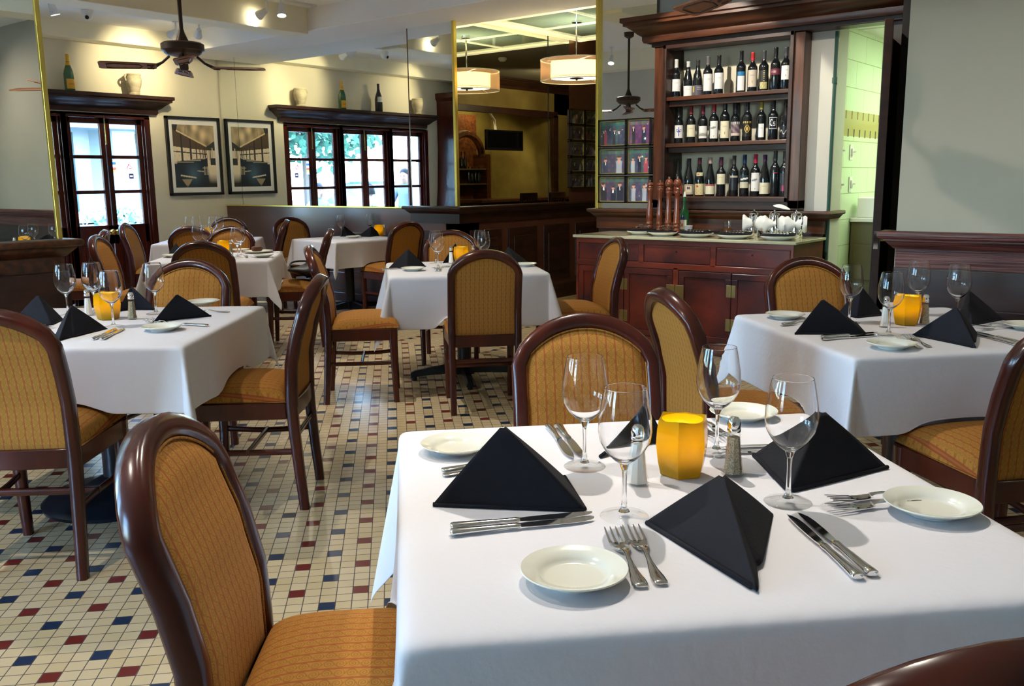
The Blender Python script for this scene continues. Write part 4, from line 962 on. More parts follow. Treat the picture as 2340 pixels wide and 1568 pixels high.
def napkin(L, Fp, Rr, A, seed, label, crease=False):
    """standing folded napkin: two panels L-F and F-R rising to the apex A, open tuck behind; points in the room"""
    L, Fp, Rr, A = map(Vector, (L, Fp, Rr, A)); rnd = random.Random(seed)
    base = Fp.copy(); Lz = ZC + .0035
    for p in (L, Fp, Rr): p.z = Lz
    e = empty('folded_napkin', (Fp.x, Fp.y, ZC), 0, label, 'napkin', 'black napkins folded into standing points'); off = Vector((Fp.x, Fp.y, ZC))
    cen = (L + Rr) / 2; back = cen + (Fp - cen) * .38; back.z = Lz
    def path(t):   # L -> F (rounded) -> R
        if t < .44: return L.lerp(Fp, t / .44 * .965)
        if t > .56: return Fp.lerp(Rr, .035 + (t - .56) / .44 * .965)
        k = (t - .44) / .12; a = L.lerp(Fp, .965); c = Fp.lerp(Rr, .035); return (a.lerp(Fp, k)).lerp(Fp.lerp(c, k), k)
    outw = (Fp - cen); outw.z = 0; outw.normalize()
    def sheet(base_fn, topk, bulge, zoff=0.0):
        def f(u, v):
            p = base_fn(u); k = v ** 1.0; top = A + (p - A) * .035
            r = p.lerp(top, k); n = Vector((p.x - cen.x, p.y - cen.y, 0))
            if n.length > 1e-6: n.normalize()
            r = r + n * bulge * sin(pi * min(1, v * 1.05)) * (.5 + .5 * sin(pi * u) ** .5)
            r.z += .002 * sin(u * 9 + seed) * (1 - v) + zoff
            return r - off
        return f
    if crease:
        nb = Vector((Rr.x - Fp.x, Rr.y - Fp.y, 0)).normalized(); iw = (cen - Fp); iw.z = 0; iw.normalize(); plain_path = path
        def path(t):
            p = plain_path(t); g = math.exp(-((t - .62) / .035) ** 2); h2 = math.exp(-((t - .50) / .03) ** 2); return p + iw * .020 * g - iw * .008 * h2 + nb * .004 * g
    q = MB(); q.grid(sheet(path, 0, .004), 64 if crease else 36, 14)
    q.build('outer_fold', NAPK, e, ang=180, solid=.004)
    def inner(t):
        if t < .5: return (L * .97 + cen * .03).lerp(back, t / .5)
        return back.lerp(Rr * .97 + cen * .03, (t - .5) / .5)
    A2 = A + (cen - A) * .03; A2.z = A.z - .004
    def fin(u, v):
        p = inner(u); r = p.lerp(A2 + (p - A2) * .04, v); r.z += .001; return r - off
    q = MB(); q.grid(fin, 20, 10); q.build('inner_fold', NAPK, e, ang=180, solid=.003)
    ring = MB(); pth = [(L - off), (L.lerp(Fp, .5) - off), (Fp.lerp(L, .04) - off), (Fp.lerp(Rr, .04) - off), (Fp.lerp(Rr, .5) - off), (Rr - off)]
    if crease: pth = pth[:4]
    ring.tube([Vector((p.x, p.y, .0045)) for p in pth], .0042, 8); ring.build('rolled_hem', NAPK, e, ang=180)
    return e
def cutlery(key, first, h, t, label, half):
    h, t = Vector(h), Vector(t); d = (t - h); a = atan2(d.y, d.x); m = (h + t) / 2
    return one(key, first, (m.x, m.y, ZC + .001), a, label)
SETS = {
'F': dict(where='of the foreground table',
 glass=[((1.4679, 0.9809, 0.765), 'farther left on the candle side'), ((1.2799, 0.7729, 0.765), 'nearest the fork tines at the front'), ((1.7124, 0.8077, 0.765), 'behind the pepper shaker'), ((1.5136, 0.5726, 0.765), 'right of the front napkin')],
 plate=[((1.3948, 1.2635, 0.765), 'at the back left corner'), ((1.0208, 0.7001, 0.765), 'at the front left, beside the forks'), ((2.0063, 0.8803, 0.765), 'at the far edge'), ((1.6154, 0.3557, 0.765), 'at the right edge')],
 candle=[((1.5446, 0.8021, 0.765), 'in the middle', 0.35)],
 salt=[((1.4394, 0.8399, 0.765), 'left of the candle')], pepper=[((1.5994, 0.7186, 0.765), 'right of the candle')],
 napkin=[((1.119, 1.0754, 0.765), (1.2574, 0.8381, 0.765), (1.3835, 0.9718, 0.765), (1.2057, 0.9824, 0.913), 'at the left side'),
         ((1.2718, 0.7232, 0.765), (1.1428, 0.4719, 0.765), (1.4401, 0.571, 0.765), (1.3457, 0.6234, 0.8549), 'with a deep front crease at the near edge'),
         ((1.7329, 0.7331, 0.765), (1.563, 0.5905, 0.765), (1.8168, 0.4869, 0.765), (1.734, 0.5939, 0.8873), 'at the right back'),
         ((1.536, 0.9868, 0.765), (1.6599, 1.0114, 0.765), (1.717, 0.9331, 0.765), (1.7081, 0.9761, 0.8475), 'behind the candle holder')],
 fork=[((1.0346, 0.5864, 0.765), (1.2256, 0.769, 0.765), 'beside the front left bread plate, the left one,'), ((1.0587, 0.5679, 0.765), (1.2515, 0.7505, 0.765), 'beside the front left bread plate, the right one,'),
       ((1.7104, 0.391, 0.765), (1.5623, 0.5068, 0.765), 'before the right-hand bread plate, the farther one,'), ((1.6514, 0.3865, 0.765), (1.5349, 0.4783, 0.765), 'before the right-hand bread plate, the nearer one,'),
       ((1.2557, 1.2041, 0.765), (1.4789, 1.0956, 0.765), 'under the left napkin, the farther one,'), ((1.2331, 1.1805, 0.765), (1.4505, 1.0632, 0.765), 'under the left napkin, the nearer one,'),
       ((1.9181, 0.9817, 0.765), (1.7913, 0.8426, 0.765), 'behind the candle, the nearer one,'), ((1.9463, 0.9703, 0.765), (1.8226, 0.8343, 0.765), 'behind the candle, the farther one,')],
 knife=[((1.0322, 0.962, 0.765), (1.2357, 0.7984, 0.765), 'before the left napkin, the nearer one,'), ((1.0527, 0.9787, 0.765), (1.2535, 0.8154, 0.765), 'before the left napkin, the farther one,'),
        ((1.2609, 0.3636, 0.765), (1.451, 0.5494, 0.765), 'right of the creased napkin, the left one,'), ((1.2847, 0.3511, 0.765), (1.4697, 0.538, 0.765), 'right of the creased napkin, the right one,'),
        ((1.6584, 1.2075, 0.765), (1.4952, 1.0323, 0.765), 'near the far edge, the left one,'), ((1.6767, 1.1952, 0.765), (1.5132, 1.0179, 0.765), 'near the far edge, the right one,'),
        ((1.8778, 0.6676, 0.765), (1.7729, 0.7784, 0.765), 'under the right back napkin, the farther one,'), ((1.8398, 0.6441, 0.765), (1.741, 0.7581, 0.765), 'under the right back napkin, the nearer one,')]),
'R': dict(where='of the right table',
 glass=[((3.6076, 1.1492, 0.765), 'in front of the doorway'), ((3.405, 0.9402, 0.765), 'nearest, before the candle'), ((3.9424, 0.9838, 0.765), 'behind the candle'), ((3.8384, 0.8082, 0.765), 'nearest the right wall')],
 plate=[((3.5765, 1.3994, 0.765), 'at the back left'), ((3.1463, 0.8575, 0.765), 'at the near corner'), ((3.8288, 0.5611, 0.765), 'cut by the right edge')],
 candle=[((3.6876, 0.9535, 0.765), 'in the middle', 0.1)], salt=[((3.5776, 1.0026, 0.765), 'left of the candle')], pepper=[((3.7259, 0.897, 0.765), 'right of the candle')],
 napkin=[((3.2233, 1.2219, 0.765), (3.3589, 1.0074, 0.765), (3.6001, 1.1211, 0.765), (3.3046, 1.155, 0.8945), 'at the left side'),
         ((3.4354, 0.863, 0.765), (3.2955, 0.6284, 0.765), (3.6228, 0.6892, 0.765), (3.4353, 0.7259, 0.882), 'at the near side'),
         ((3.7903, 1.2545, 0.765), (3.7378, 1.1599, 0.765), (3.8684, 1.094, 0.765), (3.8277, 1.1776, 0.8885), 'before the doorway'),
         ((4.1743, 0.8619, 0.765), (3.7815, 0.7397, 0.765), (4.0111, 0.672, 0.765), (3.9668, 0.7945, 0.8814), 'with a greyish sheen at the right')],
 fork=[((3.3509, 1.3359, 0.765), (3.5719, 1.2416, 0.765), 'beside the left napkin, the nearer one,'), ((3.4032, 1.3535, 0.765), (3.6273, 1.2613, 0.765), 'beside the left napkin, the farther one,'),
       ((3.133, 0.74, 0.765), (3.3967, 0.9193, 0.765), 'right of the near bread plate, the left one,'), ((3.173, 0.7226, 0.765), (3.4429, 0.9015, 0.765), 'right of the near bread plate, the right one,'),
       ((3.8865, 0.6225, 0.765), (3.7741, 0.7137, 0.765), 'at the right end, the farther one,'), ((3.8211, 0.6083, 0.765), (3.6954, 0.686, 0.765), 'at the right end, the nearer one,')],
 knife=[((3.139, 1.1032, 0.765), (3.3738, 0.9527, 0.765), 'before the left napkin, the nearer one,'), ((3.1926, 1.1194, 0.765), (3.4177, 0.9719, 0.765), 'before the left napkin, the farther one,'),
        ((3.4412, 0.546, 0.765), (3.5774, 0.6887, 0.765), 'right of the near napkin, the nearer one,'), ((3.4918, 0.5465, 0.765), (3.6246, 0.6866, 0.765), 'right of the near napkin, the farther one,')]),
'L': dict(where='of the left table',
 glass=[((1.8898, 4.0414, 0.765), 'at the far left'), ((2.002, 4.0173, 0.765), 'behind the candle'), ((1.842, 3.5541, 0.765), 'before the candle'), ((2.147, 3.7525, 0.765), 'right of the candle')],
 plate=[((1.9094, 3.3019, 0.765), 'at the near side'), ((2.444, 3.8463, 0.765), 'at the right back corner')],
 candle=[((1.9408, 3.7836, 0.765), 'in the middle', 0.5)], salt=[((1.9434, 3.9616, 0.765), 'left of the candle')], pepper=[((2.0015, 3.6935, 0.765), 'right of the candle')],
 napkin=[((1.6272, 3.9911, 0.765), (1.7144, 3.8217, 0.765), (1.814, 3.9275, 0.765), (1.7113, 3.9135, 0.888), 'with a greyish sheen at the far left'),
         ((1.5995, 3.5381, 0.765), (1.5508, 3.4064, 0.765), (1.7985, 3.521, 0.765), (1.6606, 3.5167, 0.8816), 'turned edge-on at the near side'),
         ((2.0939, 3.9787, 0.765), (2.1729, 4.0133, 0.765), (2.2084, 3.8573, 0.765), (2.1441, 3.9423, 0.8801), 'behind the candle'),
         ((1.9995, 3.5247, 0.765), (2.1189, 3.5194, 0.765), (2.2431, 3.4692, 0.765), (2.1047, 3.5007, 0.8783), 'at the right')],
 fork=[((1.6706, 3.9477, 0.765), (1.6332, 3.6692, 0.765), 'at the near left, the left one,'), ((1.7005, 3.9664, 0.765), (1.6643, 3.6988, 0.765), 'at the near left, the right one,'),
       ((1.9839, 3.3454, 0.765), (1.9911, 3.5792, 0.765), 'beside the near bread plate, the nearer one,'), ((2.0178, 3.3749, 0.765), (2.0218, 3.5979, 0.765), 'beside the near bread plate, the farther one,'),
       ((2.3487, 3.5233, 0.765), (2.2805, 3.6743, 0.765), 'right of the right napkin,')],
 knife=[((1.6291, 3.3092, 0.765), (1.8213, 3.4877, 0.765), 'before the candle, the left one,'), ((1.6484, 3.2811, 0.765), (1.8399, 3.4604, 0.765), 'before the candle, the right one,'),
        ((2.058, 3.2758, 0.765), (2.0054, 3.4335, 0.765), 'right of the near bread plate,')]),
'C': dict(where='of the centre table',
 glass=[((4.4165, 4.1355, 0.765), 'left front'), ((4.6196, 4.3457, 0.765), 'left back'), ((4.6973, 3.9689, 0.765), 'right front'), ((4.8605, 4.1388, 0.765), 'right back')],
 plate=[((4.1783, 4.1348, 0.765), 'at the near left'), ((4.7948, 3.6891, 0.765), 'at the right')],
 candle=[((4.7635, 4.2351, 0.765), 'in the middle', 0)], salt=[((4.701, 4.2745, 0.765), 'left of the candle')], pepper=[((4.859, 4.2072, 0.765), 'right of the candle')],
 napkin=[((4.2208, 4.3983, 0.765), (4.2405, 4.2528, 0.765), (4.4177, 4.2501, 0.765), (4.3232, 4.3212, 0.8902), 'at the left front corner'),
         ((4.6718, 4.3229, 0.765), (4.8016, 4.3698, 0.765), (4.8117, 4.2862, 0.765), (4.8079, 4.3248, 0.898), 'left of the candle'),
         ((4.8079, 3.9083, 0.765), (4.8379, 3.7976, 0.765), (4.9843, 3.8038, 0.765), (4.8957, 3.9186, 0.8822), 'at the right')],
 fork=[((4.1582, 3.9063, 0.765), (4.4312, 4.1694, 0.765), 'before the left glasses, the left one,'), ((4.1701, 3.8871, 0.765), (4.4437, 4.1488, 0.765), 'before the left glasses, the right one,')],
 knife=[((4.1366, 4.3111, 0.765), (4.2619, 4.2741, 0.765), 'beside the near bread plate,')]),
'T2': dict(where='of the table with the bread',
 glass=[((4.3057, 6.7709, 0.765), 'at the far left'), ((4.3726, 6.7455, 0.765), 'second from the left'), ((4.1877, 6.0541, 0.765), 'third from the left'), ((4.3023, 6.177, 0.765), 'at the right')],
 plate=[((4.5753, 6.5773, 0.765), 'at the back'), ((4.3189, 5.9091, 0.765), 'before the bread'), ((3.9337, 6.564, 0.765), 'at the left')],
 candle=[((4.2794, 6.3815, 0.765), 'in the middle', 0)], salt=[], pepper=[((4.3116, 6.3263, 0.765), 'right of the candle')],
 napkin=[((4.0384, 6.7949, 0.765), (4.0423, 6.7042, 0.765), (4.1573, 6.7621, 0.765), (4.1028, 6.7771, 0.8581), 'at the left')],
 fork=[((4.1065, 5.8157, 0.765), (4.3989, 6.2607, 0.765), 'before the right glasses,')], knife=[((4.6405, 6.1911, 0.765), (4.5869, 6.2839, 0.765), 'beside the bread plate,')]),
'T3': dict(where='of the far corner table',
 glass=[((5.3563, 8.5578, 0.765), 'farthest left'), ((5.4346, 8.5588, 0.765), 'second from the left'), ((5.4375, 8.2602, 0.765), 'third from the left'), ((5.5615, 8.3199, 0.765), 'farthest right')],
 candle=[((5.3676, 8.2481, 0.765), 'in the middle', 0)],
 napkin=[((5.2756, 8.2791, 0.765), (5.2694, 8.1525, 0.765), (5.426, 8.2819, 0.765), (5.3375, 8.2441, 0.8654), 'by the candle'), ((5.7629, 8.5538, 0.765), (5.7565, 8.4082, 0.765), (5.9361, 8.5466, 0.765), (5.8473, 8.5503, 0.884), 'at the right')]),
'M': dict(where='of the mirror-side table',
 glass=[((6.3855, 7.3666, 0.765), 'at the left'), ((6.7481, 7.3126, 0.765), 'at the right')],
 plate=[((6.2989, 7.0777, 0.765), 'at the near corner'), ((6.7996, 7.5514, 0.765), 'at the back')],
 candle=[((6.6873, 7.1043, 0.765), 'at the right', 0)], pepper=[((6.7144, 7.0522, 0.765), 'right of the candle')],
 napkin=[((6.3787, 7.3796, 0.765), (6.4196, 7.3017, 0.765), (6.6179, 7.3993, 0.765), (6.451, 7.3855, 0.872), 'at the left'), ((6.4739, 7.1982, 0.765), (6.4811, 7.0312, 0.765), (6.6963, 7.0869, 0.765), (6.5744, 7.0987, 0.8726), 'at the right')]),
}

for tname, D in SETS.items():
    W = D['where']
    for p, lb in D.get('glass', []): one('g', G0[0], (*p[:2], ZC + .001), random.uniform(0, 6), 'empty wine glass ' + lb + ' ' + W)
    for p, lb in D.get('plate', []): one('p', P0, (*p[:2], ZC + .001), 0, 'small white bread plate ' + lb + ' ' + W)
    for p, lb, rz in D.get('candle', []): one('c', A0, (*p[:2], ZC + .001), rz, 'amber candle holder with a lit candle ' + lb + ' ' + W)
    for p, lb in D.get('salt', []): one('s', S0, (*p[:2], ZC + .001), .3, 'salt shaker with a chrome cap ' + lb + ' ' + W)
    for p, lb in D.get('pepper', []): one('q', Q0, (*p[:2], ZC + .001), .3, 'pepper shaker with a chrome cap ' + lb + ' ' + W)
    for k, (l_, f_, r_, a_, lb) in enumerate(D.get('napkin', [])): napkin(l_, f_, r_, a_, k + 1, 'black standing napkin ' + lb + ' ' + W, 'crease' in lb or 'near side' in lb)
    for h_, t_, lb in D.get('fork', []):
        cutlery('f', F0, h_, t_, 'steel fork ' + lb + ' ' + W, 0)
    for h_, t_, lb in D.get('knife', []): cutlery('k', K0, h_, t_, 'steel table knife ' + lb + ' ' + W, 0)
# bread on the second table
t = (4.5677, 6.3171, 0.765)
q = MB(); q.lathe([(0, .002), (.07, 0), (.075, .002), (.12, .016), (.121, .018), (.075, .007), (0, .006)], 40); o = q.build('dinner_plate', PORC, ang=50); o.location = (t[0], t[1], ZC + .001); tag(o, 'larger white plate with a piece of brown bread on it', 'plate')
q = MB(); q.grid(lambda u, v: (.045 * math.copysign(abs(cos(2 * pi * u)) ** .6, cos(2 * pi * u)) * sin(pi * v) ** .4, .032 * math.copysign(abs(sin(2 * pi * u)) ** .6, sin(2 * pi * u)) * sin(pi * v) ** .4, .024 - .022 * cos(pi * v)), 24, 12)
o = q.build('bread', CAKE, ang=180); o.location = (t[0] - .01, t[1], ZC + .011); tag(o, 'piece of dark brown bread on a white plate', 'bread')

# ------------------------------------------------------------------ cherry sideboard
SX0, SX1 = 6.08, 6.66; SY0, SY1 = 2.3313, 4.1674; SZ = .895
sb = empty('sideboard', ((SX0 + SX1) / 2, (SY0 + SY1) / 2, 0), 0, 'old cherry sideboard with brass hinges and a pale stone top', 'sideboard')
ox, oy = (SX0 + SX1) / 2, (SY0 + SY1) / 2; hx, hy = (SX1 - SX0) / 2, (SY1 - SY0) / 2
q = MB(); q.box(-hx + .02, hx, -hy + .01, hy - .01, .05, .872); q.box(-hx + .045, hx - .02, -hy + .03, hy - .03, 0, .05); q.build('carcass', CHERRY, sb, smooth=False, bevel=.004)
q = MB(); q.box(-hx - .012, hx, -hy - .012, hy + .012, .874, SZ); q.build('stone_top', MARBLE, sb, smooth=False, bevel=.004)
def fy(px, y=600): return px
F_ = -hx + .02
q = MB()
q.box(F_ - .012, F_ + .01, -hy + .01, hy - .01, .835, .874); q.box(F_ - .012, F_ + .01, -hy + .01, hy - .01, .655, .70); q.box(F_ - .012, F_ + .01, -hy + .01, hy - .01, .05, .12)
dy_ = [hy - .02, hy - .02 - .56, hy - .02 - 1.16, -hy + .02]
w3 = (2 * hy - .02) / 3
for k in range(4): y = -hy + .01 + k * w3; q.box(F_ - .012, F_ + .01, y - .022 + .022 * (k == 0), y + .022 - .022 * (k == 3) * 1, .69, .84)
for k in (0, 2, 4): y = -hy + .01 + k * (2 * hy - .02) / 4; q.box(F_ - .012, F_ + .01, y - .022 + .022 * (k == 0), y + .022 - .022 * (k == 4), .1, .67)
q.build('face_frame', CHERRY2, sb, smooth=False, bevel=.003)
for k in range(3):
    y0 = -hy + .01 + k * w3 + .026; y1 = y0 + w3 - .052
    q = MB(); q.box(F_ - .006, F_ + .01, y0, y1, .704, .832); d = q.build('drawer', CHERRY, sb, smooth=False, bevel=.004)
    q = MB(); q.cyl((F_ - .0075, (y0 + y1) / 2, .79), (F_ - .003, (y0 + y1) / 2, .79), .008, n=12); q.build('keyhole', IRON, d)
w4 = (2 * hy - .02) / 4
for k in range(4):
    y0 = -hy + .01 + k * w4 + (.026 if k % 2 == 0 else .004); y1 = -hy + .01 + (k + 1) * w4 - (.026 if k % 2 else .004)
    q = MB(); q.box(F_ - .004, F_ + .01, y0 + .045, y1 - .045, .17, .605)
    for a in ((y0, y1, .125, .17), (y0, y1, .605, .65), (y0, y0 + .045, .17, .605), (y1 - .045, y1, .17, .605)): q.box(F_ - .012, F_ + .008, *a)
    q.build('cabinet_door', CHERRY, sb, smooth=False, bevel=.003)
for k, y in enumerate((-hy + .01 + w4, -hy + .01 + 3 * w4)):
    for z in (.52, .27):
        q = MB(); 
        for s_ in (-1, 1): q.box(F_ - .017, F_ - .011, y + s_ * .019 - .017, y + s_ * .019 + .017, z - .045, z + .045)
        q.cyl((F_ - .020, y, z - .045), (F_ - .020, y, z + .045), .007, n=8)
        for s_ in (-1, 1):
            for t_ in (-1, 1): q.cyl((F_ - .019, y + s_ * .024, z + t_ * .03), (F_ - .015, y + s_ * .024, z + t_ * .03), .004, n=6)
        q.build('brass_hinge', BRASSD, sb, smooth=False, bevel=.002)
q = MB()
for s_ in (-1, 1): q.box(F_ - .018, F_ - .011, s_ * .038 - .036, s_ * .038 + .036, .40, .54)
for s_ in (-1, 1):
    for t_ in (.42, .52): q.cyl((F_ - .02, s_ * .04, t_), (F_ - .016, s_ * .04, t_), .004, n=6)
q.build('lock_plate', BRASSD, sb, smooth=False, bevel=.003)
# things on the sideboard
def sy(px, X): return X * (RAT(px))
def RAT(px):   # direction of a sight line through column px at the height of the sideboard top
    return RT[px]
RT = {1465: 0.58352, 1484: 0.57152, 1507: 0.55721, 1515: 0.55228, 1527: 0.54494, 1546: 0.53344, 1553: 0.52924, 1563: 0.52327, 1573: 0.51734, 1590: 0.50736, 1662: 0.46627, 1680: 0.45630, 1725: 0.43185, 1770: 0.40810, 1780: 0.40291, 1820: 0.38247, 1580: 0.51322, 1600: 0.50153, 1840: 0.37244}
def mill(kind):
    e = empty('pepper_mill', (0, 0, 0), 0, 'x', 'pepper mill', 'tall turned pepper mills')
    if kind == 0: body = [(0, 0), (.030, 0), (.030, .035), (.027, .038), (.0305, .046), (.0305, .060), (.026, .066), (.0305, .074), (.0305, .088), (.026, .094), (.026, .10), (.029, .11), (.025, .17), (.017, .25), (.019, .30), (.024, .345), (.0265, .362), (.024, .366), (.0275, .372), (.0275, .38), (.022, .386), (0, .386)]; head = [(0, .386), (.030, .388), (.0315, .394), (.027, .404), (.012, .412), (0, .413)]; kz = .413
    else: body = [(0, 0), (.030, 0), (.030, .05), (.026, .054), (.031, .062), (.031, .076), (.026, .082), (.031, .090), (.031, .102), (.026, .108), (.027, .13), (.021, .22), (.019, .28), (.021, .32), (.027, .335), (.022, .345), (.027, .352), (.027, .358), (.020, .366), (.0185, .374), (0, .374)]; head = [(0, .374), (.022, .376), (.0315, .39), (.0325, .405), (.027, .425), (.013, .437), (0, .438)]; kz = .438
    q = MB(); q.lathe(body, 28); q.build('mill_body', MILLW, e, ang=60)
    q = MB(); q.lathe(head, 28); q.build('mill_head', MILLW, e, ang=60)
    q = MB(); q.lathe([(0, kz - .002), (.005, kz - .002), (.005, kz + .004), (.0085, kz + .009), (.0085, kz + .015), (0, kz + .019)], 14); q.build('knob', STEEL, e)
    return e
m0 = mill(0); m1 = mill(1)
place(m0, 0, (6.50, sy(1484, 6.5), SZ), 0, 'flat-topped pepper mill farthest left on the sideboard')
place(m0, 1, (6.50, sy(1507, 6.5), SZ), 0, 'flat-topped pepper mill second from the left on the sideboard')
place(m1, 0, (6.38, sy(1527, 6.38), SZ), 0, 'round-headed pepper mill third from the left on the sideboard')
place(m1, 1, (6.38, sy(1546, 6.38), SZ), 0, 'round-headed pepper mill nearest the wine rack shelves, on the sideboard')
def splate(px, X, r, label, i):
    q = MB(); q.lathe([(0, .004), (r * .55, .004), (r * .58, 0), (r * .62, 0), (r, .028), (r * 1.01, .031), (r * .99, .031), (r * .6, .009), (0, .008)], 48)
    o = q.build('serving_plate', CERAM, ang=50); o.location = (X, sy(px, X), SZ); tag(o, label, 'plate', 'white plates under black napkins on the sideboard'); return o
def fold(X, y, w, d, z, label, rz=0.0):
    q = MB(); q.grid(lambda u, v: ((u - .5) * d, (v - .5) * w, .006 + .004 * sin(u * 8) * sin(v * 7)), 14, 14)
    o = q.build('flat_napkin', NAPK, ang=180, solid=.006); o.location = (X, y, SZ + z); o.rotation_euler[2] = rz; tag(o, label, 'napkin', 'flat black napkins on the sideboard plates'); return o
spoon = None
def mk_spoon():
    q = MB(); q.grid(lambda u, v: (.0, 0, 0), 1, 1); q = MB()
    q.loft([[(x, a * cos(t), z + c * sin(t)) for t in [2 * pi * k / 8 for k in range(8)]] for x, a, c, z in ((-.065, .003, .001, .004), (-.06, .005, .0015, .004), (-.02, .0025, .0015, .006), (.02, .0022, .0015, .007), (.032, .0075, .003, .0075), (.045, .0105, .005, .008), (.058, .0085, .004, .0085), (.066, .002, .001, .009))])
    return q.build('teaspoon', CHROME, ang=60)
sp0 = mk_spoon(); spn = 0
for j, (px, X, r, wd) in enumerate(((1465, 6.34, .115, 'farthest left'), (1515, 6.27, .12, 'second from the left'), (1590, 6.25, .135, 'third from the left'), (1680, 6.24, .135, 'fourth from the left'), (1780, 6.24, .135, 'farthest right'))):
    splate(px, X, r, 'white plate on the sideboard carrying cutlery on a black napkin, ' + wd, j)
    y = sy(px, X); fold(X + .02, y + .015, r * 1.75, r * 1.5, .028, 'black napkin spread on the sideboard plate ' + wd, .3)
    if j < 2:
        for k in range(7):
            o = sp0 if spn == 0 else sp0.copy()
            if spn: COL.objects.link(o)
            spn += 1; a = k * .9; o.location = (X + .03 * cos(a), y + .02 * sin(a) - .02, SZ + .041 + .005 * k); o.rotation_euler = (0, 0, a * 1.7); tag(o, 'teaspoon in the small heap on the %s sideboard plate' % wd, 'spoon', 'teaspoons heaped on the plates, ' + wd)
    else:
        for rw in range(2):
            for k in range(8):
                o = sp0.copy(); COL.objects.link(o); spn += 1
                o.location = (X - .02 + rw * .085, y + .085 - k * .024 - rw * .01, SZ + .041 + .004 * rw); o.rotation_euler = (0, 0, pi + .15)
                tag(o, 'teaspoon in the %s row on the %s sideboard plate' % (('near', 'far')[rw], wd), 'spoon', 'teaspoons in rows, %s plate, %s row' % (wd, ('near', 'far')[rw]))
# olive oil bottle, plastic cup, iced tea tumbler
e = empty('oil_bottle', (6.52, sy(1563, 6.52), SZ), 0, 'green bottle with a pouring spout beside the pepper mills', 'bottle')
q = MB(); q.lathe([(0, 0), (.034, 0), (.036, .01), (.036, .16), (.028, .195), (.014, .225), (.0125, .29), (.014, .29), (0, .30)], 24); q.build('bottle_glass', GREENGL, e)
q = MB(); q.lathe([(0, .295), (.012, .295), (.009, .32), (.006, .335), (0, .336)], 12); q.build('pour_spout', PLASTIC, e)
printed('label', lambda u, v: (.0365 * cos(pi + (.5 - u) * 2), .0365 * sin(pi + (.5 - u) * 2), .04 + .10 * v), 14, 12, lambda u, v: (.03, .05, .12) if v > .75 else ((.6, .15, .12) if abs(u - .5) + abs(v - .35) < .2 else (.75, .72, .6)), e)
q = MB(); q.lathe([(0, 0), (.022, 0), (.0325, .075), (.0345, .077), (.0335, .079), (.031, .075), (.021, .004), (0, .004)], 28); o = q.build('plastic_cup', translucent('cup_plastic', (.8, .8, .82), (.8, .8, .85))); o.location = (6.34, sy(1573, 6.34), SZ); tag(o, 'small translucent plastic cup before the green bottle', 'cup')
e = empty('tumbler', (6.46, sy(1662, 6.46), SZ + .012), 0, 'glass tumbler with brown iced tea on the sideboard', 'glass')
q = MB(); q.lathe([(0, 0), (.032, 0), (.036, .10), (.0345, .10), (.031, .006), (0, .006)], 28); q.build('tumbler_glass', THIN, e)
q = MB(); q.lathe([(0, .0062), (.0305, .0062), (.0325, .05), (0, .05)], 28); q.build('tea', translucent('tea', (.30, .12, .02), (.55, .22, .04), fac=.6), e)
# coffee pots wrapped in white napkins
pot = empty('coffee_pot', (0, 0, 0), 0, 'x', 'coffee pot', 'steel coffee pots wrapped in white napkins')
q = MB(); q.lathe([(0, 0), (.048, 0), (.05, .008), (.052, .05), (.047, .11), (.040, .15), (.042, .165), (.040, .168), (0, .168)], 28); q.build('pot_body', CHROME, pot)
q = MB(); q.lathe([(0, .168), (.041, .169), (.038, .180), (.02, .19), (.008, .194), (.009, .203), (0, .206)], 24); q.build('lid', CHROME, pot)
q = MB(); q.tube([(-.045, 0, .155), (-.07, 0, .168), (-.088, 0, .155), (-.092, 0, .12), (-.086, 0, .07), (-.062, 0, .035), (-.048, 0, .03)], .0075, 8); q.build('pot_handle', CHROME, pot)
q = MB(); q.tube([(.045, 0, .13), (.062, 0, .15), (.07, 0, .168)], [.014, .010, .009], 8); q.build('spout', CHROME, pot)
wrapm = mat('white_napkin', (.80, .79, .76), .85)
def wrap(i, x, y, label):
    def fn(u, v):
        a = (u - .5) * 2; k = .014 + .052 * abs(a) ** .8 * (1 - .25 * abs(a) ** 6); t_ = 2 * pi * v
        return (-.060 + .020 * cos(t_) * (1 - abs(a) * .3) - .014 * abs(a), a * .078, .095 + k * sin(t_) * (1 + .10 * sin(9 * a + i)) + .006 * sin(14 * t_ + i) * abs(a))
    q = MB(); q.grid(fn, 26, 30); o = q.build('wrapping_napkin', wrapm, ang=180); o.location = (x, y, SZ + .01); o.rotation_euler[2] = .35; return tag(o, label, 'napkin', 'white napkins knotted round the coffee pots')
for i, (px, wd) in enumerate(((1722, 'left'), (1768, 'middle'), (1818, 'right'))):
    X = 6.46; yy = X * (0.4335, 0.4091, 0.3835)[i]
    place(pot, i, (X, yy, SZ), .35 + .25 * i, 'steel coffee pot, the %s one of three on the sideboard' % wd)
    wrap(i, X, yy, 'white napkin knotted round the %s coffee pot' % wd)
q = MB(); q.grid(lambda u, v: (.05 * (v - .5) * 2 * sin(pi * u) ** .5, (u - .5) * .13, .02 * sin(pi * u) * sin(pi * v) + .03 * u), 14, 10); o = q.build('white_napkin', wrapm, ang=180, solid=.004); o.location = (6.46, 6.46 * 0.4008, SZ + .205); tag(o, 'crumpled white napkin lying on top of the coffee pots', 'napkin')

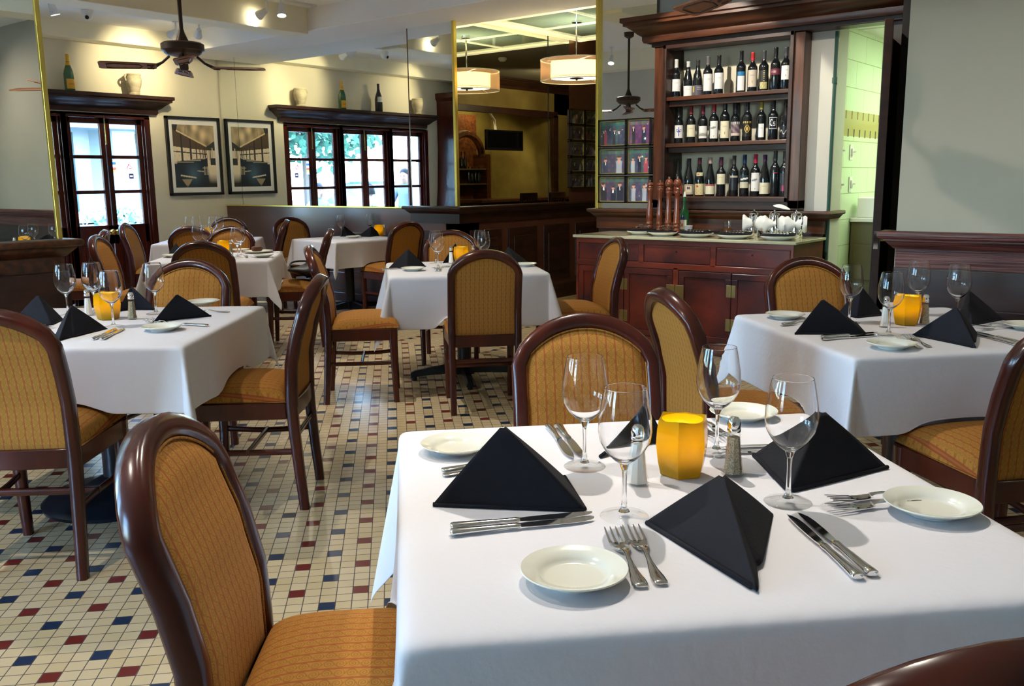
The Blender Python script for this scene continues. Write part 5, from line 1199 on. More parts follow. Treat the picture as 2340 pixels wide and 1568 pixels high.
# ------------------------------------------------------------------ wine rack
RY0, RY1 = 2.53, 3.76; IY0, IY1 = 2.635, 3.645; FX = 6.62
rk = empty('wine_rack', (6.7, (RY0 + RY1) / 2, 1.1), 0, 'dark wooden wall rack with three shelves of wine bottles', 'wine rack')
c0y = (RY0 + RY1) / 2
def rb(name, *boxes, m=WOOD_B, bev=.004):
    q = MB()
    for x0, x1, y0, y1, z0, z1 in boxes: q.box(x0 - 6.7, x1 - 6.7, y0 - c0y, y1 - c0y, z0 - 1.1, z1 - 1.1)
    return q.build(name, m, rk, smooth=False, bevel=bev)
rb('side_post', (FX, 6.76, RY0, IY0 - .02, 1.1, 2.40), m=WOOD_V); rb('side_post', (FX, 6.76, IY1 + .02, RY1, 1.1, 2.40), m=WOOD_V)
rb('bottom_rail', (FX, 6.76, RY0, RY1, 1.09, 1.165), m=WOOD_N); rb('top_rail', (FX, 6.76, RY0, RY1, 2.36, 2.42))
for a in ((IY0 - .03, IY0), (IY1, IY1 + .03)): rb('inner_moulding', (FX - .02, 6.76, a[0], a[1], 1.15, 2.38), m=WOOD_N)
rb('inner_moulding', (FX - .02, 6.76, IY0 - .03, IY1 + .03, 1.15, 1.185), m=WOOD_N); rb('inner_moulding', (FX - .02, 6.76, IY0 - .03, IY1 + .03, 2.345, 2.38), m=WOOD_N)
rb('lining', (6.63, 6.90, IY0 - .02, IY0 - .003, 1.17, 2.37), (6.63, 6.90, IY1 + .003, IY1 + .02, 1.17, 2.37), (6.63, 6.9, IY0, IY1, 2.36, 2.375), m=WOOD_N)
SH = (1.19, 1.612, 1.975)
for z in SH: rb('shelf', (6.615, 6.902, IY0, IY1, z - .03, z), m=WOOD_B); 
for z in SH[1:]: rb('shelf_apron', (6.66, 6.69, IY0, IY1, z - .075, z - .03), m=WOOD_N)
rb('divider', (6.82, 6.90, 3.14, 3.165, SH[1], SH[2] - .03), m=WOOD_N)
light('rack_light', 'SPOT', (5.3, 3.3, 2.95), 70, (1, .92, .78), target=(6.7, 3.2, 1.6), spot_size=radians(60), shadow_soft_size=.03)

LW, LC, LT = (.80, .78, .72), (.78, .72, .52), (.82, .80, .78)
def plain(c, spot=None):
    def f(u, v):
        if spot and (u - .5) ** 2 * 2 + (v - .3) ** 2 < .006: return spot
        if abs(v - .68) < .025 and .25 < u < .75: return tuple(k * .8 for k in c)
        return c
    return f
def fleur(u, v):
    x, y = u - .5, v - .5
    if abs(x) < .05 * (1 - abs(y) * 1.6) + .01 and abs(y) < .36 or abs(y) < .03 and abs(x) < .2 or (abs(sqrt((abs(x) - .17) ** 2 + (y - .08) ** 2) - .10) < .025 and y > .0): return (.10, .12, .42)
    return LT
def csl(u, v):
    if (abs(u - .06) < .025 or abs(u - .94) < .025) and v > .08 or (abs(v - .97) < .025 or abs(v - .12) < .02 or abs(v - .04) < .015): return (.75, .75, .75)
    r = sqrt(((u - .33) / .17) ** 2 + ((v - .58) / .23) ** 2)
    if abs(r - 1) < .22 and u < .42: return (.85, .85, .85)
    x, y = (u - .62) / .12, (v - .48) / .14
    if abs(x) < 1 and (abs(y - .9) < .18 or abs(y) < .18 or abs(y + .9) < .18 or (x < -.6 and 0 < y < .9) or (x > .6 and -.9 < y < 0)): return (.85, .85, .85)
    return (.012, .014, .02)
def diamond(u, v):
    d = abs(u - .5) / .32 + abs(v - .5) / .30
    if d < .45 or abs(d - .9) < .14: return (.60, .42, .10)
    if v > .86 and sin(u * 26) > -.2: return (.5, .36, .1)
    return (.02, .018, .015)
def land(u, v):
    if v < .45 and v > .2: return (.35, .34, .30) if v < .28 + .12 * sin(u * 3.1) else (.6, .58, .5)
    return LT
def leafl(u, v): return (.25, .27, .26) if abs(v - .62 - .1 * (u - .5)) < .055 and .1 < u < .75 else ((.5, .45, .1) if (u - .5) ** 2 + (v - .12) ** 2 < .003 else LT)
def darkscript(u, v): return (.65, .65, .62) if abs(v - .45 - .18 * sin(u * 12)) < .05 else (.015, .015, .02)
def wingl(u, v):
    if v > .45: return LT if abs(v - .7 - .14 * (u - .5)) < .07 and .1 < u < .9 else (.03, .04, .05)
    return (.62, .58, .42)
def mauve(u, v):
    if v > .82: return (.6, .58, .55) if sin(u * 30) > 0 else (.15, .12, .14)
    if v < .2: return (.65, .52, .45)
    return (.30, .20, .22) if sin(u * 9 + v * 13) > 0 else (.12, .09, .11)
def logo81(u, v):
    if min(u, 1 - u) < .08 or min(v, 1 - v) < .08: return LC
    if min(u, 1 - u) < .12 or min(v, 1 - v) < .12: return (.25, .06, .08)
    if abs(u - .45) < .14 and abs(v - .62) < .14: return (.08, .04, .12) if (abs(v - .62) < .04 or abs(u - .45) > .06) else (.5, .4, .5)
    return LC
def guig(u, v): return (.6, .08, .05) if (u - .3) ** 2 + (v - .78) ** 2 < .01 else ((.65, .5, .22) if v < .5 and sin(u * 18) * sin(v * 22) > .2 else (.74, .64, .36))
def bluecap(u, v): return (.03, .20, .42) if v > .78 - .06 * abs(u - .5) else LT
def redb(u, v): return (.55, .45, .42) if abs(v - .5) < .2 and .1 < u < .6 and sin(u * 50) > 0 else (.16, .03, .05)
def starl(u, v):
    if v < .35: return (.62, .55, .25) if (u + v) % .2 > .05 else (.1, .09, .06)
    return (.45, .42, .25) if .45 < u < .65 and sin(v * 60) > 0 else (.03, .03, .025)
def greyl(u, v): return (.6, .5, .1) if u < .2 and .3 < v < .9 else ((.75, .75, .75) if (abs(v - .8) < .04 or abs(v - .62) < .03) and u > .45 else (.11, .10, .13))
def darkred(u, v): return (.04, .04, .05) if v > .3 or abs(u - .5) > .25 else (.35, .03, .10)
def pinkt(u, v): return (.45, .12, .12) if v > .84 else LC
WB = [  # px on the shelf, kind (0 shouldered, 1 sloping), height, capsule colour, label z0, z1, width angle, label painter, words
 (2, 1545, 0, .30, (.70, .70, .66), .05, .145, 1.9, plain(LT), 'white label and a pale capsule, first'), (2, 1572, 1, .275, (.72, .72, .70), .004, .085, 2.0, plain(LT), 'low white label and white capsule, second'),
 (2, 1594, 1, .28, (.05, .045, .04), .006, .085, 2.2, greyl, 'dark grey label, third'), (2, 1617, 0, .30, (.16, .15, .15), .035, .165, 2.1, plain(LT), 'tall white label, fourth'),
 (2, 1642, 0, .30, (.02, .02, .02), .045, .165, 2.0, plain(LT), 'tall white label, fifth'), (2, 1692.5, 0, .315, (.012, .012, .012), .02, .16, 1.5, bluecap, 'white label topped with blue, sixth'),
 (2, 1718.5, 0, .295, (.50, .03, .03), .04, .165, 2.0, plain((.62, .54, .44), (.5, .38, .1)), 'beige label and red capsule, seventh'), (2, 1744, 0, .30, (.07, .07, .075), .02, .155, 1.5, starl, 'black and gold label, eighth'),
 (2, 1770.6, 0, .315, (.012, .012, .012), .115, .16, 2.2, redb, 'maroon band label, ninth'), (2, 1794, 0, .31, (.06, .06, .065), .075, .175, 1.9, plain(LT, (.45, .42, .3)), 'white label, tenth'),
 (1, 1551, 0, .285, (.012, .012, .012), .045, .145, 2.0, fleur, 'blue lily emblem on its label, first'), (1, 1579, 0, .29, (.22, .02, .03), .05, .145, 1.9, plain(LC), 'cream label and dark red capsule, second'),
 (1, 1606, 0, .285, (.16, .02, .05), .035, .13, 1.9, land, 'landscape drawing on its label, third'), (1, 1631, 0, .30, (.30, .02, .03), .03, .165, 1.7, leafl, 'tall white label with a grey stroke, fourth'),
 (1, 1656, 0, .32, (.012, .015, .03), .03, .16, 2.1, plain(LC, (.6, .35, .1)), 'large cream label, fifth'), (1, 1680, 0, .29, (.012, .018, .035), .045, .15, 2.1, mauve, 'mauve picture label, sixth'),
 (1, 1707, 0, .30, (.012, .012, .014), .035, .15, 2.0, diamond, 'gold diamond on a black label, seventh'), (1, 1739, 0, .295, (.32, .28, .05), .025, .125, 1.1, plain(LT), 'small upright white label and olive capsule, eighth'),
 (1, 1766, 0, .30, (.012, .014, .025), .075, .17, 1.8, csl, 'white outlined square reading Cs, ninth'), (1, 1793.5, 1, .30, (.02, .02, .022), .02, .10, 2.0, darkscript, 'white script on black glass, tenth'),
 (0, 1549, 1, .30, (.012, .012, .012), .02, .105, 2.0, plain((.45, .06, .03)), 'red label partly behind the mills, first'), (0, 1574, 1, .30, (.015, .02, .03), .016, .095, 2.1, logo81, 'cream label framed in maroon, second'),
 (0, 1598, 1, .305, (.10, .02, .04), .01, .10, 2.1, guig, 'gold label and neck seal, third'), (0, 1622, 1, .305, (.50, .36, .32), .018, .095, 2.1, pinkt, 'cream label with a red top band, fourth'),
 (0, 1647, 0, .305, (.07, .02, .05), .095, .175, 2.0, plain(LC), 'cream label set high, fifth'), (0, 1676, 0, .315, (.06, .055, .06), .05, .16, 1.7, lambda u, v: (.02, .022, .03) if v < .85 else (.45, .4, .3), 'dark blue-grey label, sixth'),
 (0, 1700, 0, .32, (.012, .03, .10), .065, .165, 2.0, wingl, 'white wing shape on its label, seventh'), (0, 1725, 0, .32, (.40, .02, .06), .04, .18, 1.8, leafl, 'tall white label and crimson capsule, eighth'),
 (0, 1746, 1, .315, (.07, .02, .08), .02, .105, 2.1, plain(LC), 'round-cornered cream label, ninth'), (0, 1769.5, 0, .34, (.05, .05, .055), .175, .18, .9, plain((.5, .02, .04)), 'unlabelled dark glass with a thin red line, tenth'),
 (0, 1791, 0, .335, (.04, .04, .045), .04, .175, 1.5, darkred, 'black label with a crimson mark, farthest right'),
]
CM = {}
BY = {(2, 1545): 3.6237, (2, 1572): 3.5177, (2, 1594): 3.4327, (2, 1617): 3.3452, (2, 1642): 3.2514, (2, 1692.5): 3.0665, (2, 1718.5): 2.9736, (2, 1744): 2.8838, (2, 1770.6): 2.7917, (2, 1794): 2.7119, (1, 1551): 3.5917, (1, 1579): 3.4815, (1, 1606): 3.3772, (1, 1631): 3.2821, (1, 1656): 3.1886, (1, 1680): 3.1002, (1, 1707): 3.0023, (1, 1739): 2.8884, (1, 1766): 2.7941, (1, 1793.5): 2.6996, (0, 1549): 3.5889, (0, 1574): 3.4893, (0, 1598): 3.3953, (0, 1622): 3.3027, (0, 1647): 3.2078, (0, 1676): 3.0996, (0, 1700): 3.0116, (0, 1725): 2.9213, (0, 1746): 2.8465, (0, 1769.5): 2.7640, (0, 1791): 2.6896}
for row, px, kind, h, cap, z0, z1, wa, fn, words in WB:
    y = BY[(row, px)]; z = SH[row]
    e = empty('wine_bottle', (6.735, y, z), 0, 'wine bottle, %s on the %s shelf' % (words, ('bottom', 'middle', 'top')[row]), 'wine bottle', 'wine bottles on the %s rack shelf' % ('bottom', 'middle', 'top')[row])
    R_ = .0375 if kind == 0 else .0395; 
    if kind == 0: pr = [(0, .003), (R_ * .6, .0), (R_ * .95, .002), (R_, .008), (R_, h * .60), (R_ * .93, h * .645), (R_ * .62, h * .70), (.0155, h * .745), (.0145, h * .80), (.0140, h * .97), (.0150, h * .975), (.0150, h * .995), (0, h)]
    else: pr = [(0, .003), (R_ * .6, .0), (R_ * .95, .002), (R_, .008), (R_, h * .42), (R_ * .93, h * .50), (R_ * .72, h * .62), (R_ * .50, h * .73), (.0155, h * .82), (.0140, h * .9), (.0140, h * .97), (.0150, h * .975), (.0150, h * .995), (0, h)]
    q = MB(); q.lathe(pr, 26); q.build('bottle_glass', DARKGL, e, ang=60)
    k = tuple(cap)
    if k not in CM: CM[k] = mat('capsule_foil', k, .35, .1)
    q = MB(); q.lathe([(.0150, h * .79), (.0152, h * .79), (.0148, h * .965), (.0158, h * .97), (.0158, h * .995), (.014, h * 1.004), (0, h * 1.004)], 20); q.build('capsule', CM[k], e, ang=60)
    fa = atan2(-y, -6.735)
    printed('label', lambda u, v: ((R_ + .0006) * cos(fa + (u - .5) * wa), (R_ + .0006) * sin(fa + (u - .5) * wa), z0 + (z1 - z0) * v), 22, 22, fn, e)
    if 'neck seal' in words: printed('neck_seal', lambda u, v: ((R_ * .80 + .003) * cos(fa + (u - .5) * 1.6), (R_ * .80 + .003) * sin(fa + (u - .5) * 1.6), h * .53 + h * .09 * v), 12, 8, lambda u, v: (.6, .15, .05) if (u - .3) ** 2 + (v - .5) ** 2 < .05 else (.75, .68, .42), e)

# ------------------------------------------------------------------ above the doors: bottles and stone pots
def magnum(x, y, z, fm, gm, lab, lcol, label, sc=1.0):
    e = empty('display_bottle', (x, y, z), 0, label, 'bottle', 'bottles standing on the door cornice'); e.scale = (sc, sc, sc)
    q = MB(); q.lathe([(0, 0), (.050, 0), (.053, .01), (.053, .17), (.045, .21), (.026, .265), (.0165, .31), (0, .31)], 30); q.build('bottle_glass', gm, e)
    q = MB(); q.lathe([(.0265, .262), (.028, .262), (.0185, .30), (.0165, .33), (.0175, .355), (.0185, .36), (.0185, .37), (.014, .378), (0, .38)] if fm is YELLOWF else [(.017, .30), (.0185, .30), (.0175, .36), (.0185, .362), (.0185, .375), (0, .38)], 24); q.build('capsule', fm, e)
    printed('label', lambda u, v: (.0536 * cos(-pi / 2 + (u - .5) * 2.0), .0536 * sin(-pi / 2 + (u - .5) * 2.0), lab[0] + (lab[1] - lab[0]) * v), 14, 10, lambda u, v: tuple(c * (.8 if abs(v - .5) < .08 and .2 < u < .8 else 1) for c in lcol), e)
zc_ = 2.331
magnum(4.8878, 9.89, zc_, YELLOWF, GREENGL, (.02, .12), (.80, .42, .03), 'green champagne bottle with gold foil on the door cornice near the pier')
magnum(4.1937, 9.89, zc_, CM[(.06, .06, .065)], DARKGL, (.13, .20), (.7, .7, .66), 'big dark wine bottle with a white label on the cornice, seen in the mirror', 1.05)
def pot_(x, label, sc=1.0):
    e = empty('stoneware_pot', (x, 9.89, zc_), 0, label, 'pot', 'weathered stone pots on the door cornice'); e.scale = (sc, sc, sc)
    q = MB(); q.lathe([(0, 0), (.058, 0), (.060, .02), (.055, .03), (.062, .04), (.062, .065), (.074, .085), (.085, .13), (.090, .17), (.080, .20), (.082, .215), (.088, .225), (.078, .235), (.066, .225), (.06, .19), (0, .19)], 30); q.build('pot_body', STONEW, e)
    q = MB(); q.tube([(-.078, 0, .222), (-.10, -.01, .215), (-.108, -.01, .19), (-.098, 0, .165), (-.085, 0, .16)], .012, 8); q.build('pot_handle', STONEW, e)
pot_(5.6193, 'weathered stone pot with one handle on the cornice above the door')
pot_(3.1904, 'weathered stone pot at the far end of the cornice, seen in the mirror')

# ------------------------------------------------------------------ framed photograph of a railway carriage
def carriage(u, v):
    sep = lambda g: (g, g * .84, g * .60)
    cl = .925 - .345 * u                                   # cornice where the vault meets the side wall
    if (u < .79 and v > cl) or (u >= .79 and v > .655 + .45 * (1 - abs((u - 1.0) / .21)) * .22):
        if u < .13 - .4 * (1 - v) and v > .88: return (.03, .03, .03)
        if u < .79 and v < cl + .025: return (.72, .56, .30)
        g = .36 + .16 * sin(u * 21 + v * 9) * sin(v * 17 - u * 5) + .42 * math.exp(-((u - .52) ** 2 + (v - .95) ** 2) / .005) + .40 * math.exp(-((u - .70) ** 2 + (v - .83) ** 2) / .006) + .22 * math.exp(-((u - .90) ** 2 + (v - .87) ** 2) / .008)
        if abs(u - .30 - .12 * (v - .9)) < .008 and v < .97: g *= .5
        g = max(.16, min(.9, g)); return (g, g * .76, g * .44)
    wt = .655 - .075 * u; wb = .41 + .09 * u                # window band
    cols = ((0, .175), (.215, .385), (.425, .525), (.555, .615), (.64, .69), (.71, .74), (.76, .79))
    if u < .80 and v > wt:
        return (.10, .065, .04) if any(a_ - .01 < u < b_ + .01 for a_, b_ in cols) else (.025, .018, .012)
    if u < .80 and v > wb:
        if abs(v - (.575 - .05 * u)) < .009: return (.06, .045, .03)
        for a_, b_ in cols:
            if a_ < u < b_: return sep(.82 if sin(u * 60) * sin(v * 40) < .75 else .66)
        return (.05, .04, .03)
    if u >= .80:
        if v > .60: return (.045, .045, .04) if abs(u - .93) > .015 or v > .64 else sep(.7)
        if .835 < u < .865 and v > .44: return sep(.55)
        if u > .89 and .475 < v: return sep(.78 - .25 * (sin(u * 70) > .6))
        if u > .87 and v > .36: return (.035, .035, .035)
        g = .86 * min(1, max(0, (v - .05) / .17)) * min(1, max(0, (u - .80 + .25 * v) / .10)); return sep(max(.03, g))
    for sx, st, sw in ((.04, .405, .42), (.24, .437, .40), (.40, .458, .34), (.52, .474, .26)):
        if sx < u < sx + sw and abs(v - st) < .008: return sep(.42)
    if u < .06 and v > .38: return sep(.7)
    if abs(v - (.195 - (u - .13) * .11)) < .012 and .13 < u < .50: return sep(.75)
    if abs(v - (.268 - (u - .53) * .08)) < .008 and .53 < u < .69: return sep(.6)
    if abs(v - .315) < .006 and .66 < u < .78: return sep(.5)
    if .15 < u < .41 and v < .135 and abs(u - .275) < v * .95: return (.42, .32, .18) if v > .03 else (.2, .14, .08)
    if .70 < u < .80 and .20 < v < .34: return sep(.12 + .3 * (sin(u * 90) > .5))
    r = (u - .45) ** 2 + (v - .22) ** 2; k = math.exp(-r / .025)
    return (.014 + .05 * k, .020 + .10 * k, .028 + .15 * k)
PX0, PX1, PZ0, PZ1 = 6.02, 6.755, 1.195, 2.13
e = empty('framed_photograph', ((PX0 + PX1) / 2, 9.99, PZ0), 0, 'black-framed sepia photograph of an old railway carriage interior', 'framed picture')
W2, H2 = (PX1 - PX0) / 2, PZ1 - PZ0
q = MB()
for a in ((-W2, W2, 0, .035), (-W2, W2, H2 - .035, H2), (-W2, -W2 + .035, 0, H2), (W2 - .035, W2, 0, H2)): q.box(a[0], a[1], -.03, .01, a[2], a[3])
q.build('frame', BLKF, e, smooth=False, bevel=.004)
q = MB(); q.box(-W2 + .03, W2 - .03, -.010, 0, .03, H2 - .03); q.build('mat_board', PAPER, e, smooth=False)
printed('photograph', lambda u, v: (-W2 + .085 + u * (2 * W2 - .17), -.0115, .095 + v * (H2 - .19)), 110, 150, carriage, e, PRINTG)

# ------------------------------------------------------------------ ceiling fans
def make_fan():
    e = empty('ceiling_fan', (0, 0, 0), 0, 'x', 'ceiling fan', 'ceiling fans')
    q = MB(); q.cyl((0, 0, 2.30), (0, 0, 3.05), .014, n=12); q.lathe([(0, 3.05), (.06, 3.05), (.055, 3.0), (.02, 2.98), (0, 2.98)], 20); q.lathe([(.014, 2.40), (.022, 2.37), (.045, 2.315), (.02, 2.30)], 18, cap=False); q.build('downrod', BRONZE, e)
    q = MB(); q.lathe([(0, 2.315), (.05, 2.315), (.13, 2.305), (.145, 2.295), (.145, 2.255), (.13, 2.245), (.125, 2.235), (.11, 2.225), (.06, 2.215), (.03, 2.21), (.03, 2.13), (.025, 2.12), (0, 2.12)], 40); q.build('motor_housing', BRONZE, e, ang=30)
    for k in range(4):
        a = k * pi / 2 + .0; c, s_ = cos(a), sin(a)
        q = MB(); pts = [(.13, .020), (.18, .045), (.26, .056), (.50, .068), (.535, .066), (.55, .05)]
        def P3(r, w_, z): z += w_ * .22; return (r * c - w_ * s_, r * s_ + w_ * c, z)
        q.loft([[P3(r, -w_, 2.140), P3(r, w_, 2.140), P3(r, w_, 2.148), P3(r, -w_, 2.148)] for r, w_ in pts[1:]]); bl = q.build('fan_blade', BLADE, e, smooth=False, bevel=.002)
        q = MB(); q.tube([P3(.09, 0, 2.215), P3(.14, 0, 2.17), P3(.22, 0, 2.136)], .009, 6); q.tube([P3(.15, .0, 2.160), P3(.20, .035, 2.138), P3(.24, .03, 2.137)], .005, 6); q.tube([P3(.15, .0, 2.160), P3(.20, -.035, 2.138), P3(.24, -.03, 2.137)], .005, 6); q.build('blade_bracket', BRONZE, bl)
        q = MB(); q.tube([P3(r, w_, 2.1385) for r, w_ in ((.29, .035), (.46, .045), (.50, .03), (.50, -.03), (.46, -.045), (.29, -.035), (.27, 0))], .0035, 6, closed=True); q.build('blade_inset', BRONZE, bl)
    return e
fn0 = make_fan()
place(fn0, 0, (3.71, 5.85, 0), radians(58), 'bronze ceiling fan with wooden blades hanging over the far tables')
place(fn0, 1, (3.8738, 1.7547, 0), radians(57), 'ceiling fan of which one blade tip shows at the top edge')

# ------------------------------------------------------------------ track lights
def make_head():
    e = empty('track_light', (0, 0, 0), 0, 'x', 'track light', 'white track spotlights')
    q = MB(); q.cyl((0, 0, .0), (0, 0, .10), .008, n=8); q.box(-.02, .02, -.02, .02, .085, .11); q.build('stem', WHITE, e)
    q = MB(); q.lathe([(0, -.005), (.020, -.005), (.026, -.02), (.030, -.06), (.042, -.105), (.044, -.12), (.038, -.12), (.034, -.10), (0, -.095)], 20); hd = q.build('spot_head', WHITE, e)
    q = MB(); q.lathe([(0, -.096), (.033, -.102), (.034, -.106), (0, -.108)], 16); q.build('bulb', BULB, hd)
    return e, hd
hd0 = None
def spot(i_, loc, target, power, size, label, soft=.02, col=(1, .90, .74)):
    global hd0
    e, hd = make_head() if hd0 is None else (None, None)
    if hd0 is None: hd0 = e; e_ = e; h_ = hd
    else:
        e_ = copy_tree(hd0)
        h_ = [c for c in e_.children if c.name.startswith('spot_head')][0]
    e_.location = loc; e_['label'] = label
    d = Vector(target) - Vector(loc); h_.rotation_euler = d.to_track_quat('-Z', 'Y').to_euler()
    l = light('track_spot', 'SPOT', Vector(loc) + d.normalized() * .13, power, col, target=target, spot_size=radians(size), spot_blend=1.0, shadow_soft_size=soft)
SP = [
 ((5.5143, 7.259, 2.93), (5.2, 10, 1.9), 44, 70, 'track light with its bulb showing, on the bar before the crossing beam'),
 ((5.6051, 8.9389, 2.93), (5.6, 10, 2.6), 30, 75, 'track light in profile just left of the fan rod'),
 ((5.7048, 8.6649, 2.93), (6.3, 10, 2.1), 24, 80, 'track light just right of the fan rod'),
 ((3.1, 9.0, 2.93), (3.6, 10, 2.5), 24, 80, 'track light near the end of the cornice, seen in the mirror'),
 ((5.4, 6.9, 2.93), (5.0, 6.4, .7), 55, 110, 'track light above the mirror-side tables'),
 ((4.0, 8.3, 2.93), (4.6, 8.2, .7), 45, 110, 'track light above the far corner table'),
 ((2.9, 6.6, 2.93), (3.9, 6.2, .7), 55, 110, 'track light above the table with the bread'),
 ((3.4, 4.2, 2.93), (4.3, 4.0, .7), 62, 95, 'track light above the centre table'),
 ((1.2, 4.2, 2.93), (1.9, 3.6, .7), 56, 90, 'track light above the left table'),
 ((5.2, 4.6, 2.93), (6.3, 3.6, .9), 40, 100, 'track light before the sideboard'),
 ((1.0, 2.0, 2.93), (1.5, .9, .75), 40, 80, 'track light above the foreground table'),
 ((2.35, 1.65, 2.93), (1.5, .8, .76), 80, 70, 'track light above the tiled aisle'),
 ((3.0, 2.1, 2.93), (3.6, 1.0, .75), 46, 90, 'track light above the right table'),
 ((0.0, 2.4, 2.93), (.6, 2.6, 0), 60, 110, 'track light above the aisle at the left'),
 ((3.5, -1.2, 2.93), (4.6, -.6, 1.3), 26, 120, 'track light facing the right wall'),
 ((5.4, 2.2, 2.93), (6.4, 2.2, 1.0), 36, 110, 'track light before the kitchen doorway'),
]
for i, (p, t, pw, sz, lb) in enumerate(SP): spot(i, p, t, pw, sz, lb, col=(1, .84, .50) if i < 4 else (1, .92, .80))
for i, (x0, x1, y, lb) in enumerate(((3.0, 6.1, SP[0][0][1], 'ceiling track bar crossing the top left of the picture'), (2.5, 6.1, SP[1][0][1], 'ceiling track bar in front of the door wall'))):
    q = MB(); q.box(x0, x1, y - .018, y + .018, 3.03, 3.05); tag(q.build('track_bar', WHITE, smooth=False), lb, 'light track')
q = MB(); p = (4.7673, 9.1489, 2.99)
e = empty('security_camera', (p[0], p[1], 3.05), 0, 'small white dome camera on the ceiling above the doors', 'security camera')
q = MB(); q.lathe([(0, 0), (.055, 0), (.055, -.02), (.05, -.04), (0, -.04)], 24); q.build('camera_base', WHITE, e)
q = MB(); q.lathe([(.048, -.04), (.045, -.065), (.03, -.088), (0, -.095)], 24); q.build('camera_dome', PLASTIC, e)
q = MB(); q.cyl((-.02, -.025, -.065), (-.03, -.045, -.078), .018, n=14); q.build('lens', BLACKP, e)

# ------------------------------------------------------------------ the street outside the doors
b = MB(); b.box(-30, 60, 10.28, 70, -.2, -.05); b.box(-30, 2.0, 4.95, 10.28, -.2, -.05); b.box(-30, -4.35, -30, 4.95, -.2, -.05); struct(b.build('ground_street', CONC, smooth=False), 'sunlit pale pavement outside')
e = empty('street_building', (18, 30, 0), 0, 'white shopfront building with a grey awning across the street', 'building')
q = MB(); q.box(-26, 30, 0, 6, 3.6, 9); q.box(-26, 30, 1.4, 6, 0, 3.7)
for k in range(12): q.box(-25 + k * 4.6, -24.2 + k * 4.6, -.2, 1.5, 0, 3.7)
q.build('facade', FACADE, e, smooth=False)
q = MB(); 
for k in range(12): q.box(-23.6 + k * 4.6, -21 + k * 4.6, 1.3, 1.45, .4, 3.1); q.box(-23.6 + k * 4.6, -21 + k * 4.6, -.06, .1, 4.6, 6.6)
q.build('shop_window', FACADEG, e, smooth=False)
q = MB(); q.hexa([(-26, -1.4, 3.1), (30, -1.4, 3.1), (30, 0, 3.1), (-26, 0, 3.1), (-26, -1.4, 3.35), (30, -1.4, 3.35), (30, 0, 3.8), (-26, 0, 3.8)]); q.build('awning', AWNING, e, smooth=False)
rnd = random.Random(3)
def leafball(q, c, r, n, s, sq=1.0):
    for _ in range(n):
        a, p = rnd.uniform(0, 2 * pi), math.acos(rnd.uniform(-1, 1)); rr_ = r * rnd.uniform(.55, 1) 
        x, y, z = c[0] + rr_ * sin(p) * cos(a), c[1] + rr_ * sin(p) * sin(a), c[2] + rr_ * cos(p) * sq
        d1 = Vector((rnd.uniform(-1, 1), rnd.uniform(-1, 1), rnd.uniform(-1, 1))).normalized(); d2 = d1.orthogonal().normalized()
        P = Vector((x, y, z)); q.add([P - d1 * s, P - d2 * s * .5, P + d1 * s, P + d2 * s * .5], [(0, 1, 2, 3)])
for i in range(7):
    x = 5.6 + i * 1.25
    e = empty('flowering_shrub', (x, 15.2, -.05), 0, ['white flowering shrub outside the left door leaf', 'white flowering shrub, second from the left outside the doors', 'white flowering shrub, third from the left outside the doors', 'white flowering shrub outside, fourth in the row', 'white flowering shrub outside, fifth in the row', 'white flowering shrub outside, sixth in the row', 'white flowering shrub at the right end of the street bed'][i], 'shrub', 'flowering shrubs in the street bed')
    q = MB(); leafball(q, (0, 0, .55), .62, 420, .07, .8); q.build('foliage', FOLI, e, smooth=False)
    q = MB(); leafball(q, (0, -.1, .75), .62, 170, .075, .55); q.build('blossom', FLOWR, e, smooth=False)
b = MB(); b.box(4.5, 15, 14.4, 16, -.05, .12); struct(b.build('ground_bed', CONC, smooth=False))
for i, (x, y, r, lb) in enumerate(((1.5, 19, 2.4, 'leafy street tree, nearest the parked car'), (-3.5, 21, 2.7, 'leafy street tree left of the parked car'), (5.0, 23.5, 2.2, 'leafy street tree before the shopfronts'), (-12, 21, 2.6, 'leafy street tree farthest left'))):
    e = empty('street_tree', (x, y, -.05), 0, lb, 'tree', 'street trees outside')
    q = MB(); q.cyl((0, 0, 0), (.1, 0, 2.6), .16, .10, 10); q.cyl((.1, 0, 2.4), (.9, .2, 3.6), .08, .04, 8); q.cyl((.1, 0, 2.4), (-.8, -.2, 3.7), .08, .04, 8); q.build('trunk', BARKM, e)
    q = MB()
    for cc in ((0, 0, 3.9), (1.1, .3, 3.5), (-1.1, -.2, 3.6), (.2, -.9, 3.3), (0, .4, 5.0)): leafball(q, cc, r * .62, 700, .15)
    q.build('crown', FOLI, e, smooth=False)
# parked car
e = empty('parked_car', (-1.2, 15.5, -.05), 0, 'pale car parked at the kerb, seen in the long mirror', 'car')
q = MB(); q.loft([[(x, -.88 * w_, z0), (x, .88 * w_, z0), (x, .88 * w_, z1), (x, .8 * w_, z1 + .04), (x, -.8 * w_, z1 + .04), (x, -.88 * w_, z1)] for x, w_, z0, z1 in ((-2.3, .85, .35, .62), (-2.2, .97, .25, .78), (-1.2, 1, .22, .88), (1.2, 1, .22, .86), (2.1, .97, .25, .74), (2.3, .85, .35, .58))]); q.build('car_body', mat('pale_car_paint', (.62, .66, .66), .25, coat=1), e, ang=30)
q = MB(); q.loft([[(x0, -.72, z), (x1, -.72, z), (x1, .72, z), (x0, .72, z)] for x0, x1, z in ((-1.9, 1.3, .86), (-1.4, .6, 1.32), (-1.2, .4, 1.38))]); q.build('cabin_glass', mat('car_window', (.05, .08, .09), .08, coat=1), e, smooth=False, bevel=.03)
